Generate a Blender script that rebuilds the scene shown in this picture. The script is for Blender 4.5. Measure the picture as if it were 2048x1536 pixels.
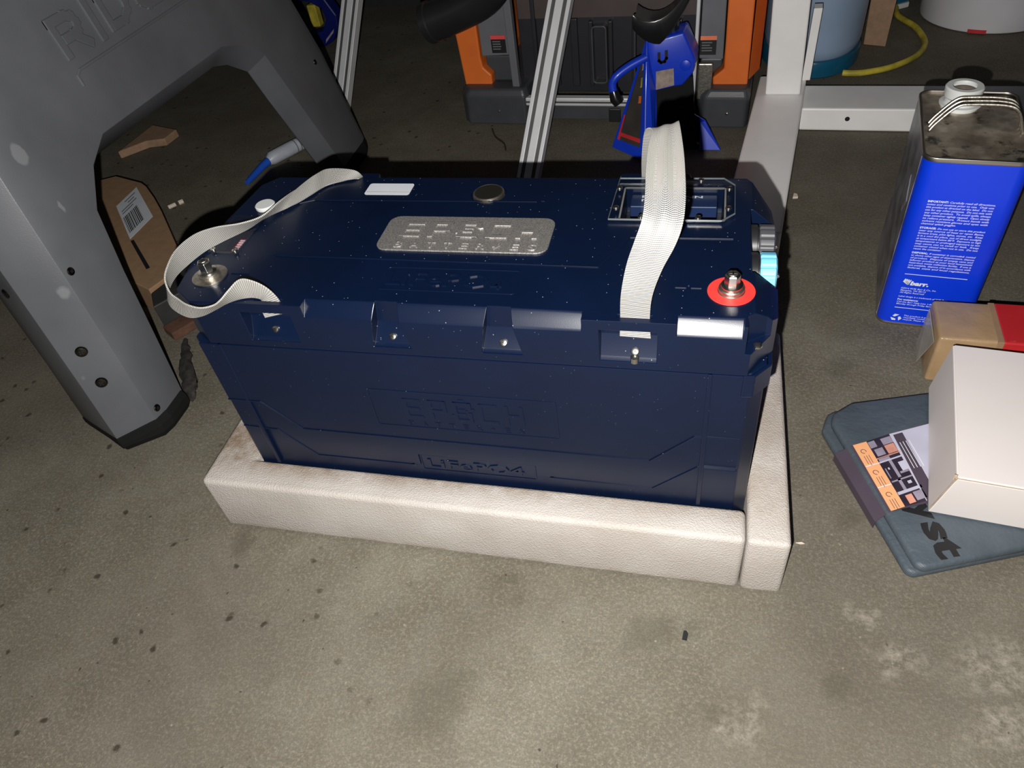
import bpy, bmesh, math, random
from mathutils import Vector, Matrix
random.seed(7)
for o in list(bpy.data.objects): bpy.data.objects.remove(o)
COL = bpy.context.scene.collection
S = bpy.context.scene

# ------------------------------------------------------------------ camera
cam_d = bpy.data.cameras.new('camera'); cam = bpy.data.objects.new('camera', cam_d); COL.objects.link(cam)
cam_d.sensor_width = 36; cam_d.sensor_fit = 'HORIZONTAL'; cam_d.lens = 1477.27/2048*36
cam_d.clip_start = 0.01
cam.matrix_world = Matrix(((0.97054746, -0.06695957, 0.23141748, 0.51481505),
                           (0.21091271, 0.70037566, -0.68190158, -0.40728525),
                           (-0.11641933, 0.71062673, 0.69387044, 0.68406932),
                           (0, 0, 0, 1)))
S.camera = cam
# ------------------------------------------------------------------ world, flash, exposure
w = bpy.data.worlds.new('night'); S.world = w; w.use_nodes = True
w.node_tree.nodes['Background'].inputs[0].default_value = (0.75, 0.85, 1.0, 1)
w.node_tree.nodes['Background'].inputs[1].default_value = 0.012
FL = Vector((0.496, -0.434, 0.657))
ld = bpy.data.lights.new('flash', 'POINT'); ld.energy = 46; ld.shadow_soft_size = 0.003
ld.color = (1.0, 0.978, 0.945)
lo = bpy.data.objects.new('flash', ld); COL.objects.link(lo); lo.location = FL
S.view_settings.view_transform = 'Standard'; S.view_settings.look = 'None'
S.view_settings.exposure = 0.0; S.view_settings.gamma = 1.0; S.view_settings.use_curve_mapping = False

# ------------------------------------------------------------------ materials
def srgb(r, g, b):
    f = lambda c: (c/255/12.92) if c/255 <= .04045 else ((c/255+.055)/1.055)**2.4
    return (f(r), f(g), f(b), 1)
class NT:
    def __init__(s, name):
        s.m = bpy.data.materials.new(name); s.m.use_nodes = True; s.t = s.m.node_tree
        s.b = s.t.nodes['Principled BSDF']
    def n(s, typ, **k):
        nd = s.t.nodes.new(typ)
        for a, b in k.items(): setattr(nd, a, b)
        return nd
    def l(s, a, b): s.t.links.new(a, b)
    def pos(s):
        if not hasattr(s, '_p'): s._p = s.n('ShaderNodeNewGeometry').outputs['Position']
        return s._p
    def noise(s, scale, detail=3, rough=.5, vec=None, out='Fac'):
        nd = s.n('ShaderNodeTexNoise'); nd.inputs['Scale'].default_value = scale
        nd.inputs['Detail'].default_value = detail; nd.inputs['Roughness'].default_value = rough
        s.l(vec or s.pos(), nd.inputs['Vector']); return nd.outputs[out]
    def ramp(s, fac, a, b, ca=(0, 0, 0, 1), cb=(1, 1, 1, 1)):
        nd = s.n('ShaderNodeValToRGB'); e = nd.color_ramp.elements
        e[0].position = a; e[1].position = b; e[0].color = ca; e[1].color = cb
        s.l(fac, nd.inputs[0]); return nd.outputs[0]
    def mix(s, fac, a, b, mode='MIX'):
        nd = s.n('ShaderNodeMix', data_type='RGBA', blend_type=mode)
        for sock, v in ((nd.inputs[0], fac), (nd.inputs[6], a), (nd.inputs[7], b)):
            if hasattr(v, 'is_linked') or hasattr(v, 'links'): s.l(v, sock)
            else: sock.default_value = v
        return nd.outputs[2]
    def math(s, op, a, b=0.0, clamp=False):
        nd = s.n('ShaderNodeMath', operation=op); nd.use_clamp = clamp
        for sock, v in ((nd.inputs[0], a), (nd.inputs[1], b)):
            if hasattr(v, 'links'): s.l(v, sock)
            else: sock.default_value = v
        return nd.outputs[0]
    def spot(s, c, r, ang=0, soft=.25, warp=0.0, wscale=30):
        """mask of an ellipsoidal patch at world centre c with radii r"""
        v = s.pos()
        if warp:
            nz = s.noise(wscale, 3, .6, out='Color')
            sb = s.n('ShaderNodeVectorMath', operation='SUBTRACT'); s.l(nz, sb.inputs[0]); sb.inputs[1].default_value = (.5, .5, .5)
            sc = s.n('ShaderNodeVectorMath', operation='SCALE'); s.l(sb.outputs[0], sc.inputs[0]); sc.inputs[3].default_value = warp
            ad = s.n('ShaderNodeVectorMath', operation='ADD'); s.l(v, ad.inputs[0]); s.l(sc.outputs[0], ad.inputs[1]); v = ad.outputs[0]
        mp = s.n('ShaderNodeMapping', vector_type='TEXTURE')
        mp.inputs['Location'].default_value = c; mp.inputs['Rotation'].default_value = (0, 0, ang); mp.inputs['Scale'].default_value = r
        s.l(v, mp.inputs['Vector'])
        ln = s.n('ShaderNodeVectorMath', operation='LENGTH'); s.l(mp.outputs[0], ln.inputs[0])
        return s.ramp(ln.outputs['Value'], 1-soft, 1+soft*.3, (1, 1, 1, 1), (0, 0, 0, 1))
    def bump(s, h, strength, dist=.001):
        nd = s.n('ShaderNodeBump'); nd.inputs['Strength'].default_value = strength; nd.inputs['Distance'].default_value = dist
        s.l(h, nd.inputs['Height'])
        if s.b.inputs['Normal'].is_linked:
            s.l(s.b.inputs['Normal'].links[0].from_socket, nd.inputs['Normal'])
        s.l(nd.outputs[0], s.b.inputs['Normal'])
    def col(s, v):
        if hasattr(v, 'links'): s.l(v, s.b.inputs['Base Color'])
        else: s.b.inputs['Base Color'].default_value = v

def simple(name, c, rough=.5, metal=0, var=.12, vs=25, bs=0, bscale=600, spec=.5, coat=0):
    t = NT(name); t.b.inputs['Roughness'].default_value = rough; t.b.inputs['Metallic'].default_value = metal
    t.b.inputs['Specular IOR Level'].default_value = spec
    if coat: t.b.inputs['Coat Weight'].default_value = coat; t.b.inputs['Coat Roughness'].default_value = .1
    if var:
        dark = (c[0]*(1-var), c[1]*(1-var), c[2]*(1-var), 1); lite = (min(1, c[0]*(1+var)), min(1, c[1]*(1+var)), min(1, c[2]*(1+var)), 1)
        t.col(t.ramp(t.noise(vs, 4), .3, .7, dark, lite))
    else: t.col(c)
    if bs: t.bump(t.noise(bscale, 2), bs, .0006)
    return t.m

M = {}
# concrete floor
def floor_mat():
    t = NT('concrete'); t.b.inputs['Roughness'].default_value = .82; t.b.inputs['Specular IOR Level'].default_value = .25
    c = t.ramp(t.noise(7, 8, .68), .36, .64, srgb(96, 91, 79), srgb(127, 123, 110))
    c = t.mix(t.ramp(t.noise(38, 5, .7), .42, .68, (0, 0, 0, 1), (.55, .55, .55, 1)), c, srgb(109, 101, 85))
    c = t.mix(t.ramp(t.noise(260, 4, .8), .47, .66, (0, 0, 0, 1), (.55, .55, .55, 1)), c, srgb(164, 157, 142))
    c = t.mix(t.ramp(t.noise(560, 3, .8), .42, .58, (.42, .42, .42, 1), (0, 0, 0, 1)), c, srgb(84, 77, 64))
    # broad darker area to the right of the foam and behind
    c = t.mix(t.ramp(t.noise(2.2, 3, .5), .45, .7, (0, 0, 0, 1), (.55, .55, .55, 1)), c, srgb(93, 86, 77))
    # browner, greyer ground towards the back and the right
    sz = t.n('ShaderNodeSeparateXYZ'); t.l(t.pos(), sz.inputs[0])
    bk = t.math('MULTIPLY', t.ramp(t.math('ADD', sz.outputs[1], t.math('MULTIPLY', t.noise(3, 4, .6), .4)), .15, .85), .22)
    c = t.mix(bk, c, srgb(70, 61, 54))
    # worn light patches lower right
    for cc, r, a in (((.80, -.045, 0), (.055, .035, 1), .5), ((.72, -.05, 0), (.035, .02, 1), .2), ((.69, -.01, 0), (.02, .012, 1), 0), ((.80, -.10, 0), (.06, .02, 1), .3), ((.58, -.13, 0), (.035, .02, 1), .8)):
        m_ = t.spot(cc, r, a,   .7, .06, 35)
        c = t.mix(t.math('MULTIPLY', m_, t.ramp(t.noise(95, 5, .75), .42, .72)), c, srgb(153, 146, 133))
    # damp dark stains
    for cc, r, a, k in (((.305, -.165, 0), (.036, .042, 1), .2, .45), ((.318, -.135, 0), (.028, .02, 1), 0, .4), ((.495, -.06, 0), (.038, .022, 1), .5, .5), ((.535, -.05, 0), (.02, .012, 1), 1.1, .4),
                        ((.565, -.125, 0), (.026, .018, 1), .2, .5), ((.66, -.085, 0), (.017, .013, 1), 0, .5), ((.345, -.02, 0), (.02, .01, 1), 0, .45), ((.69, .10, 0), (.018, .014, 1), .2, .5), ((.36, -.045, 0), (.012, .01, 1), 0, .4),
                        ((.03, -.02, 0), (.018, .026, 1), .1, .6), ((.70, .33, 0), (.03, .02, 1), .3, .4), ((.73, .41, 0), (.05, .03, 1), .3, .3), ((.95, .35, 0), (.05, .03, 1), .3, .5)):
        m_ = t.spot(cc, r, a, .6, .035, 40)
        c = t.mix(t.math('MULTIPLY', m_, k*.75), c, srgb(75, 70, 57))
    # dark oil drips, scattered mostly to the left
    vo = t.n('ShaderNodeTexVoronoi'); vo.inputs['Scale'].default_value = 44
    nz = t.noise(60, 3, .6, out='Color')
    ad = t.n('ShaderNodeVectorMath', operation='MULTIPLY_ADD'); t.l(nz, ad.inputs[0]); ad.inputs[1].default_value = (.012, .012, 0); t.l(t.pos(), ad.inputs[2])
    t.l(ad.outputs[0], vo.inputs['Vector'])
    drip = t.ramp(vo.outputs['Distance'], .10, .20, (1, 1, 1, 1), (0, 0, 0, 1))
    sel = t.n('ShaderNodeSeparateColor'); t.l(vo.outputs['Color'], sel.inputs[0])
    drip = t.math('MULTIPLY', drip, t.math('GREATER_THAN', sel.outputs[0], .70))
    sx = t.n('ShaderNodeSeparateXYZ'); t.l(t.pos(), sx.inputs[0])
    left = t.ramp(sx.outputs[0], .1, .32, (1, 1, 1, 1), (.0, .0, .0, 1))
    c = t.mix(t.math('MULTIPLY', t.math('MULTIPLY', drip, left), .8), c, srgb(47, 38, 30))
    vo2 = t.n('ShaderNodeTexVoronoi'); vo2.inputs['Scale'].default_value = 60; t.l(ad.outputs[0], vo2.inputs['Vector'])
    s2 = t.n('ShaderNodeSeparateColor'); t.l(vo2.outputs['Color'], s2.inputs[0])
    d2 = t.math('MULTIPLY', t.ramp(vo2.outputs['Distance'], .05, .10, (1, 1, 1, 1), (0, 0, 0, 1)), t.math('GREATER_THAN', s2.outputs[0], .86))
    c = t.mix(t.math('MULTIPLY', d2, .8), c, srgb(51, 44, 38))
    # pale grit
    vo3 = t.n('ShaderNodeTexVoronoi'); vo3.inputs['Scale'].default_value = 90; t.l(t.pos(), vo3.inputs['Vector'])
    s3 = t.n('ShaderNodeSeparateColor'); t.l(vo3.outputs['Color'], s3.inputs[0])
    d3 = t.math('MULTIPLY', t.ramp(vo3.outputs['Distance'], .05, .13, (1, 1, 1, 1), (0, 0, 0, 1)), t.math('GREATER_THAN', s3.outputs[1], .93))
    c = t.mix(t.math('MULTIPLY', d3, .6), c, srgb(159, 153, 140))
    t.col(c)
    t.bump(t.noise(45, 6, .7), .4, .0022); t.bump(t.noise(420, 3, .7), .65, .0009)
    return t.m
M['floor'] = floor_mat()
M['wall'] = simple('dark wall paint', (.02, .02, .022, 1), .8)

def navy(name, rough, c=(.0020, .0064, .0238, 1)):
    t = NT(name); t.b.inputs['Roughness'].default_value = rough; t.b.inputs['Specular IOR Level'].default_value = .42
    base = t.ramp(t.noise(14, 4), .3, .7, (c[0]*.9, c[1]*.9, c[2]*.9, 1), (c[0]*1.1, c[1]*1.1, c[2]*1.1, 1))
    vo = t.n('ShaderNodeTexVoronoi'); vo.inputs['Scale'].default_value = 330; t.l(t.pos(), vo.inputs['Vector'])
    sc = t.n('ShaderNodeSeparateColor'); t.l(vo.outputs['Color'], sc.inputs[0])
    sp = t.math('MULTIPLY', t.ramp(vo.outputs['Distance'], .07, .16, (1, 1, 1, 1), (0, 0, 0, 1)), t.math('GREATER_THAN', sc.outputs[0], .925))
    sx = t.n('ShaderNodeSeparateXYZ'); t.l(t.n('ShaderNodeNewGeometry').outputs['Normal'], sx.inputs[0])
    sp = t.math('MULTIPLY', sp, t.ramp(sx.outputs[2], .0, .9, (.12, .12, .12, 1), (.8, .8, .8, 1)))   # dust settles on upward faces
    t.col(t.mix(sp, base, srgb(190, 195, 205)))
    t.bump(t.noise(1500, 2, .6), .12, .0002)
    return t.m
M['navy'] = navy('navy moulded plastic', .31)
M['navy_band'] = navy('navy sandblasted plastic', .34)
def foam():
    t = NT('white foam'); t.b.inputs['Roughness'].default_value = .55; t.b.inputs['Specular IOR Level'].default_value = .45
    vo = t.n('ShaderNodeTexVoronoi'); vo.inputs['Scale'].default_value = 620; t.l(t.pos(), vo.inputs['Vector'])
    c = t.ramp(t.noise(12, 4), .3, .7, srgb(176, 168, 160), srgb(192, 186, 180))
    # dirt rubbed along the front lip beside the case
    sx = t.n('ShaderNodeSeparateXYZ'); t.l(t.pos(), sx.inputs[0])
    d = t.math('MULTIPLY', t.ramp(sx.outputs[1], .012, .036), t.ramp(sx.outputs[2], .070, .083))
    d = t.math('MULTIPLY', d, t.ramp(t.noise(30, 5, .7), .28, .62))
    d = t.math('MULTIPLY', d, t.ramp(sx.outputs[0], .10, .62, (1, 1, 1, 1), (.35, .35, .35, 1)))
    c = t.mix(t.math('MULTIPLY', d, .95), c, srgb(118, 94, 70))
    low = t.math('MULTIPLY', t.ramp(sx.outputs[2], .0, .012, (1, 1, 1, 1), (0, 0, 0, 1)), t.ramp(t.noise(50, 4), .35, .6))
    c = t.mix(t.math('MULTIPLY', low, .6), c, srgb(120, 96, 58))
    t.col(c)
    t.bump(vo.outputs['Distance'], .6, .0009); t.bump(t.noise(25, 4, .6), .12, .0015)
    v2 = t.n('ShaderNodeTexVoronoi'); v2.inputs['Scale'].default_value = 480; t.l(t.pos(), v2.inputs['Vector']); sc2 = t.n('ShaderNodeSeparateColor'); t.l(v2.outputs['Color'], sc2.inputs[0])
    t.l(t.ramp(t.math('GREATER_THAN', sc2.outputs[0], .9), .2, .8, (.6, .6, .6, 1), (.16, .16, .16, 1)), t.b.inputs['Roughness'])
    return t.m
M['foam'] = foam()
def webbing():
    t = NT('white woven webbing'); t.b.inputs['Roughness'].default_value = .75; t.b.inputs['Specular IOR Level'].default_value = .2
    uv = t.n('ShaderNodeUVMap')
    wv = t.n('ShaderNodeTexWave', wave_type='BANDS', bands_direction='Y'); wv.inputs['Scale'].default_value = 200; wv.inputs['Distortion'].default_value = .6
    wv.inputs['Detail'].default_value = 1
    wx = t.n('ShaderNodeTexWave', wave_type='BANDS', bands_direction='X'); wx.inputs['Scale'].default_value = 260
    t.l(uv.outputs[0], wv.inputs['Vector']); t.l(uv.outputs[0], wx.inputs['Vector'])
    h = t.math('ADD', wv.outputs['Fac'], t.math('MULTIPLY', wx.outputs['Fac'], .4))
    t.col(t.mix(wv.outputs['Fac'], srgb(152, 149, 144), srgb(200, 198, 193)))
    t.bump(h, 1.0, .0006)
    return t.m
M['webbing'] = webbing()
def grey_leg():
    t = NT('grey moulded plastic'); t.b.inputs['Roughness'].default_value = .40; t.b.inputs['Specular IOR Level'].default_value = .45
    c = t.ramp(t.noise(9, 4), .3, .7, srgb(84, 86, 90), srgb(96, 98, 102))
    for cc, r, k in (((-.2145, .2083, .363), (.010, .010, .014), .35), ((-.186, .150, .255), (.012, .03, .012), .35), ((-.2, .135, .222), (.009, .02, .011), .35), ((-.214, .128, .115), (.006, .02, .010), .4), ((-.2, .21, .30), (.006, .004, .012), .4)):
        m_ = t.spot(cc, r, 0, .2, .01, 40); c = t.mix(t.math('MULTIPLY', m_, k), c, srgb(150, 152, 154))
    c = t.mix(t.ramp(t.noise(55, 5, .75), .72, .76, (0, 0, 0, 1), (.35, .35, .35, 1)), c, srgb(160, 158, 150))
    t.col(c); t.bump(t.noise(900, 2), .25, .0005)
    return t.m
M['greyleg'] = grey_leg()
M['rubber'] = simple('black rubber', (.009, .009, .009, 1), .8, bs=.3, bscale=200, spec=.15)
M['blackp'] = simple('black plastic', (.015, .015, .017, 1), .4)
M['blackgloss'] = simple('black gloss paint', (.01, .01, .011, 1), .22, spec=.6)
M['steel'] = simple('stainless steel', (.62, .60, .56, 1), .25, 1, .1)
M['steelrough'] = simple('scuffed steel', (.42, .39, .34, 1), .42, 1, .25, 200, .4, 300)
M['zinc'] = simple('dark zinc', (.07, .065, .055, 1), .3, 1, .2)
def plate():
    t = NT('cast aluminium plate'); t.b.inputs['Roughness'].default_value = .5; t.b.inputs['Metallic'].default_value = .75
    t.col(t.ramp(t.noise(900, 2, .8), .35, .65, srgb(132, 130, 128), srgb(196, 192, 188)))
    t.bump(t.noise(1100, 2), .5, .0003); return t.m
M['plate'] = plate()
M['alu'] = simple('anodised aluminium', (.80, .80, .82, 1), .4, .35, .05)
M['aludark'] = simple('aluminium slot', (.12, .12, .12, 1), .5, .6)
M['red'] = simple('red washer', srgb(214, 58, 52), .45, var=.12, vs=120)
M['redlab'] = simple('red label', srgb(200, 50, 55), .4)
M['white'] = simple('white plastic', srgb(212, 214, 212), .4, var=.05)
M['label'] = simple('white label paper', srgb(212, 216, 222), .5, var=.04)
M['print'] = simple('white print', srgb(225, 228, 235), .5, var=0)
M['blackprint'] = simple('black print', srgb(26, 26, 28), .5, var=0)
M['greyprint'] = simple('grey print', srgb(110, 110, 112), .5, var=0)
M['conblue'] = simple('light blue plastic', srgb(120, 196, 232), .45, var=.05)
M['conblack'] = simple('charcoal plastic', srgb(70, 70, 74), .45, var=.1)
M['whitepaint'] = simple('white powder coat', srgb(246, 244, 242), .38, var=.03, bs=.1)
M['orange'] = simple('orange plastic', srgb(226, 112, 42), .5, var=.06)
M['cartgrey'] = simple('grey cart plastic', srgb(104, 106, 112), .5, var=.08)
M['cartdark'] = simple('dark grey cart plastic', srgb(66, 68, 72), .45, var=.12, bs=.2)
M['cartblack'] = simple('charcoal ribbed panel', srgb(44, 45, 50), .38, var=.1)
M['brownbox'] = simple('dusty panel', srgb(98, 86, 80), .5, var=.1)
M['jackblue'] = simple('blue enamel', srgb(20, 58, 196), .36, var=.06, coat=.12)
M['tin'] = None
def tin():
    t = NT('dirty tinplate'); t.b.inputs['Metallic'].default_value = .75; t.b.inputs['Roughness'].default_value = .4
    c = t.ramp(t.noise(40, 5, .6), .35, .7, srgb(150, 138, 122), srgb(196, 186, 172))
    c = t.mix(t.ramp(t.noise(28, 6, .7), .52, .60, (0, 0, 0, 1), (.9, .9, .9, 1)), c, srgb(58, 54, 50))
    t.col(c); t.l(t.ramp(t.noise(34, 5), .4, .6, (.3, .3, .3, 1), (.65, .65, .65, 1)), t.b.inputs['Roughness'])
    return t.m
M['tin'] = tin()
M['tinrim'] = simple('bright tin rim', (.5, .47, .42, 1), .38, 1, .08)
M['canblue'] = simple('blue lithographed tin', srgb(6, 56, 216), .36, var=.05, vs=12, coat=.08)
M['canside'] = simple('printed photo side of can', srgb(112, 112, 120), .3, var=.7, vs=32)
M['card'] = simple('brown cardboard', srgb(150, 120, 90), .8, var=.08, vs=60, bs=.3, bscale=150)
M['card2'] = simple('dusty cardboard', srgb(158, 128, 102), .85, var=.12, vs=80)
def tape():
    t = NT('taped cardboard'); t.b.inputs['Roughness'].default_value = .3
    t.col(t.ramp(t.noise(14, 5), .3, .7, srgb(150, 124, 92), srgb(176, 146, 110))); t.bump(t.noise(28, 4, .6), .5, .003); return t.m
M['tape'] = tape()
M['cleartape'] = simple('clear wrinkled tape', srgb(170, 165, 155), .15, var=.2, bs=.8, bscale=80)
def redbox():
    t = NT('red printed card'); t.b.inputs['Roughness'].default_value = .5
    c = t.ramp(t.noise(10, 4), .3, .7, srgb(176, 30, 36), srgb(196, 42, 46))
    c = t.mix(t.ramp(t.noise(34, 6, .8), .66, .70, (0, 0, 0, 1), (.3, .3, .3, 1)), c, srgb(220, 130, 125)); t.col(c); return t.m
M['redbox'] = redbox()
M['whitebox'] = simple('white card', srgb(232, 224, 220), .6, var=.03, vs=8)
M['crease'] = simple('worn crease', srgb(176, 156, 136), .8, var=.2, vs=90)
def bagm():
    t = NT('slate coated fabric'); t.b.inputs['Roughness'].default_value = .5; t.b.inputs['Specular IOR Level'].default_value = .4
    t.col(t.ramp(t.noise(16, 4), .3, .7, srgb(66, 75, 83), srgb(80, 89, 97)))
    wv = t.n('ShaderNodeTexWave', wave_type='BANDS', bands_direction='DIAGONAL'); wv.inputs['Scale'].default_value = 260; t.l(t.pos(), wv.inputs['Vector'])
    t.bump(wv.outputs['Fac'], .25, .0004); t.bump(t.noise(22, 4, .6), .7, .006); return t.m
M['bag'] = bagm()
M['sleeve'] = simple('plum paper', srgb(74, 64, 76), .5, var=.05)
M['peach'] = simple('peach print', srgb(244, 176, 124), .5, var=.03)
M['lilac'] = simple('lilac grey print', srgb(190, 188, 206), .5, var=.1, vs=18)
M['phdark'] = simple('dark photo print', srgb(50, 42, 54), .4, var=.3, vs=60)
M['phgrey'] = simple('grey photo print', srgb(150, 142, 158), .4, var=.2, vs=50)
M['phpink'] = simple('pink photo print', srgb(214, 150, 130), .4, var=.2, vs=50)
M['bluegrey'] = simple('blue grey translucent bin', srgb(150, 170, 196), .4, var=.12, vs=8)
M['teal'] = simple('dark teal plastic', srgb(22, 92, 122), .3, var=.1)
def yel():
    t = NT('yellow rubber'); t.b.inputs['Roughness'].default_value = .5
    t.col(t.ramp(t.noise(30, 4), .3, .75, srgb(150, 140, 40), srgb(226, 206, 78))); return t.m
M['yellow'] = yel()
def bucketm():
    t = NT('white bucket plastic'); t.b.inputs['Roughness'].default_value = .45
    c = t.ramp(t.noise(7, 3), .3, .7, srgb(206, 204, 208), srgb(226, 224, 228))
    c = t.mix(t.ramp(t.noise(60, 5, .8), .70, .72, (0, 0, 0, 1), (.7, .7, .7, 1)), c, srgb(120, 116, 116)); t.col(c); return t.m
M['bucket'] = bucketm()
M['tube'] = simple('white tube plastic', srgb(176, 180, 190), .4, var=.08, vs=60)
M['caulkblue'] = simple('blue nozzle plastic', srgb(34, 84, 190), .4)
M['cloth'] = simple('dusty black cloth', srgb(46, 42, 40), .95, var=.8, vs=90, bs=.8, bscale=120)
M['rust'] = simple('rusty iron', srgb(86, 58, 44), .9, var=.3, vs=60, bs=.5, bscale=120)
M['iron'] = simple('dark iron', srgb(52, 52, 52), .6, .2, .15)
M['pale'] = simple('pale chip', srgb(220, 205, 190), .7)
def acrylic():
    m = bpy.data.materials.new('clear acrylic'); m.use_nodes = True; t = m.node_tree; t.nodes.clear()
    o = t.nodes.new('ShaderNodeOutputMaterial'); mx = t.nodes.new('ShaderNodeMixShader'); tr = t.nodes.new('ShaderNodeBsdfTransparent'); gl = t.nodes.new('ShaderNodeBsdfGlossy')
    fr = t.nodes.new('ShaderNodeFresnel'); fr.inputs[0].default_value = 1.49; tr.inputs[0].default_value = (.93, .95, .96, 1); gl.inputs['Roughness'].default_value = .06
    bf = t.nodes.new('ShaderNodeNewGeometry'); iv = t.nodes.new('ShaderNodeMath'); iv.operation = 'SUBTRACT'; iv.inputs[0].default_value = 1; t.links.new(bf.outputs['Backfacing'], iv.inputs[1])
    ml = t.nodes.new('ShaderNodeMath'); ml.operation = 'MULTIPLY'; t.links.new(fr.outputs[0], ml.inputs[0]); t.links.new(iv.outputs[0], ml.inputs[1]); t.links.new(ml.outputs[0], mx.inputs[0]); t.links.new(tr.outputs[0], mx.inputs[1]); t.links.new(gl.outputs[0], mx.inputs[2]); t.links.new(mx.outputs[0], o.inputs[0])
    return m
M['acrylic'] = acrylic()
M['gasket'] = simple('grey gasket', srgb(120, 116, 108), .5)

# ------------------------------------------------------------------ geometry helpers
class MB:
    def __init__(s): s.v = []; s.f = []
    def add(s, vs, fs):
        o = len(s.v); s.v += [tuple(v) for v in vs]; s.f += [tuple(i+o for i in f) for f in fs]; return s
    def box(s, x0, x1, y0, y1, z0, z1, mt=None):
        p = [(x, y, z) for z in (z0, z1) for y in (y0, y1) for x in (x0, x1)]
        if mt: p = [mt(*q) for q in p]
        return s.add(p, [(0, 2, 3, 1), (4, 5, 7, 6), (0, 1, 5, 4), (2, 6, 7, 3), (0, 4, 6, 2), (1, 3, 7, 5)])
    def prism(s, pts, fn, d0, d1):
        n = len(pts); a = [fn(u, v, d0) for u, v in pts]; b = [fn(u, v, d1) for u, v in pts]
        return s.add(a+b, [tuple(range(n)), tuple(range(2*n-1, n-1, -1))] + [(i, (i+1) % n + 0, (i+1) % n + n, i+n) for i in range(n)])
    def loft(s, rings, cap=True, closed=True):
        n = len(rings[0]); vs = [p for r in rings for p in r]; fs = []
        for k in range(len(rings)-1):
            for i in range(n if closed else n-1):
                j = (i+1) % n; fs.append((k*n+i, k*n+j, (k+1)*n+j, (k+1)*n+i))
        if cap: fs += [tuple(range(n-1, -1, -1)), tuple(range((len(rings)-1)*n, len(rings)*n))]
        return s.add(vs, fs)
    def lathe(s, c, axis, prof, seg=24, twist=0, cap=True):
        c = Vector(c); a = Vector(axis).normalized(); u = a.orthogonal().normalized(); v = a.cross(u)
        rings = [[c + a*h + (u*math.cos(2*math.pi*i/seg+twist) + v*math.sin(2*math.pi*i/seg+twist))*r for i in range(seg)] for r, h in prof]
        return s.loft(rings, cap)
    def tube(s, pts, r, seg=10):
        P = [Vector(p) for p in pts]; rings = []; up = None
        for i, p in enumerate(P):
            t = (P[min(i+1, len(P)-1)] - P[max(i-1, 0)]).normalized()
            if up is None: up = t.orthogonal().normalized()
            up = (up - t*up.dot(t)).normalized(); q = t.cross(up)
            rr = r[i] if isinstance(r, (list, tuple)) else r
            rings.append([p + (up*math.cos(2*math.pi*k/seg) + q*math.sin(2*math.pi*k/seg))*rr for k in range(seg)])
        return s.loft(rings)
    def build(s, name, mat, parent=None, bevel=0, smooth=False, seg=2):
        me = bpy.data.meshes.new(name); me.from_pydata([tuple(v) for v in s.v], [], s.f)
        bm = bmesh.new(); bm.from_mesh(me); bmesh.ops.recalc_face_normals(bm, faces=bm.faces)
        if bevel:
            ed = [e for e in bm.edges if len(e.link_faces) == 2 and e.calc_face_angle(0) > .45]
            bmesh.ops.bevel(bm, geom=ed, offset=bevel, segments=seg, profile=.5, affect='EDGES', clamp_overlap=True)
        bm.to_mesh(me); bm.free()
        return link(name, me, mat, parent, smooth)
def catmull(P, n=6):
    P = [Vector(p) for p in P]; out = []
    for i in range(len(P)-1):
        p0, p1, p2, p3 = P[max(i-1, 0)], P[i], P[i+1], P[min(i+2, len(P)-1)]
        for k in range(n):
            t = k/n; out.append(.5*((2*p1) + (p2-p0)*t + (2*p0-5*p1+4*p2-p3)*t*t + (3*p1-p0-3*p2+p3)*t**3))
    out.append(P[-1]); return out
def rootloc(o):
    v = Vector((0, 0, 0))
    while o: v += o.location; o = o.parent
    return v
def link(name, me, mat, parent, smooth=False):
    o = bpy.data.objects.new(name, me); COL.objects.link(o)
    if parent is not None:
        o.parent = parent; me.transform(Matrix.Translation(-rootloc(parent)))
    if mat is not None: me.materials.clear(); me.materials.append(M[mat] if isinstance(mat, str) else mat)
    if smooth:
        me.polygons.foreach_set('use_smooth', [True]*len(me.polygons))
        try: me.set_sharp_from_angle(angle=math.radians(38))
        except Exception: pass
    me.update(); return o
def thing(name, label, cat, loc, group=None):
    o = bpy.data.objects.new(name, None); COL.objects.link(o); o.location = loc; o.empty_display_size = .02
    return tag(o, label, cat, group)
def tag(o, label, cat, group=None):
    o['label'] = label; o['category'] = cat
    if group: o['group'] = group
    return o
def boolean(o, cutters):
    """cut mesh o by a list of MB"""
    for c in cutters:
        me = bpy.data.meshes.new('c'); me.from_pydata([tuple(v) for v in c.v], [], c.f)
        bm = bmesh.new(); bm.from_mesh(me); bmesh.ops.recalc_face_normals(bm, faces=bm.faces); bm.to_mesh(me); bm.free()
        me.transform(Matrix.Translation(-rootloc(o)))
        co = bpy.data.objects.new('c', me); COL.objects.link(co); co.location = rootloc(o)
        m = o.modifiers.new('b', 'BOOLEAN'); m.operation = 'DIFFERENCE'; m.object = co; m.solver = 'EXACT'
        bpy.context.view_layer.update()
        ev = o.evaluated_get(bpy.context.evaluated_depsgraph_get()); nm = bpy.data.meshes.new_from_object(ev)
        o.modifiers.clear(); old = o.data; o.data = nm
        bpy.data.objects.remove(co); bpy.data.meshes.remove(old); bpy.data.meshes.remove(me)
def bevel_obj(o, off, seg=2, ang=.45):
    bm = bmesh.new(); bm.from_mesh(o.data); bmesh.ops.remove_doubles(bm, verts=bm.verts, dist=1e-5)
    bmesh.ops.dissolve_limit(bm, angle_limit=.02, verts=bm.verts, edges=bm.edges)
    ed = [e for e in bm.edges if len(e.link_faces) == 2 and e.calc_face_angle(0) > ang]
    bmesh.ops.bevel(bm, geom=ed, offset=off, segments=seg, profile=.5, affect='EDGES', clamp_overlap=True)
    bm.to_mesh(o.data); bm.free()
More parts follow.
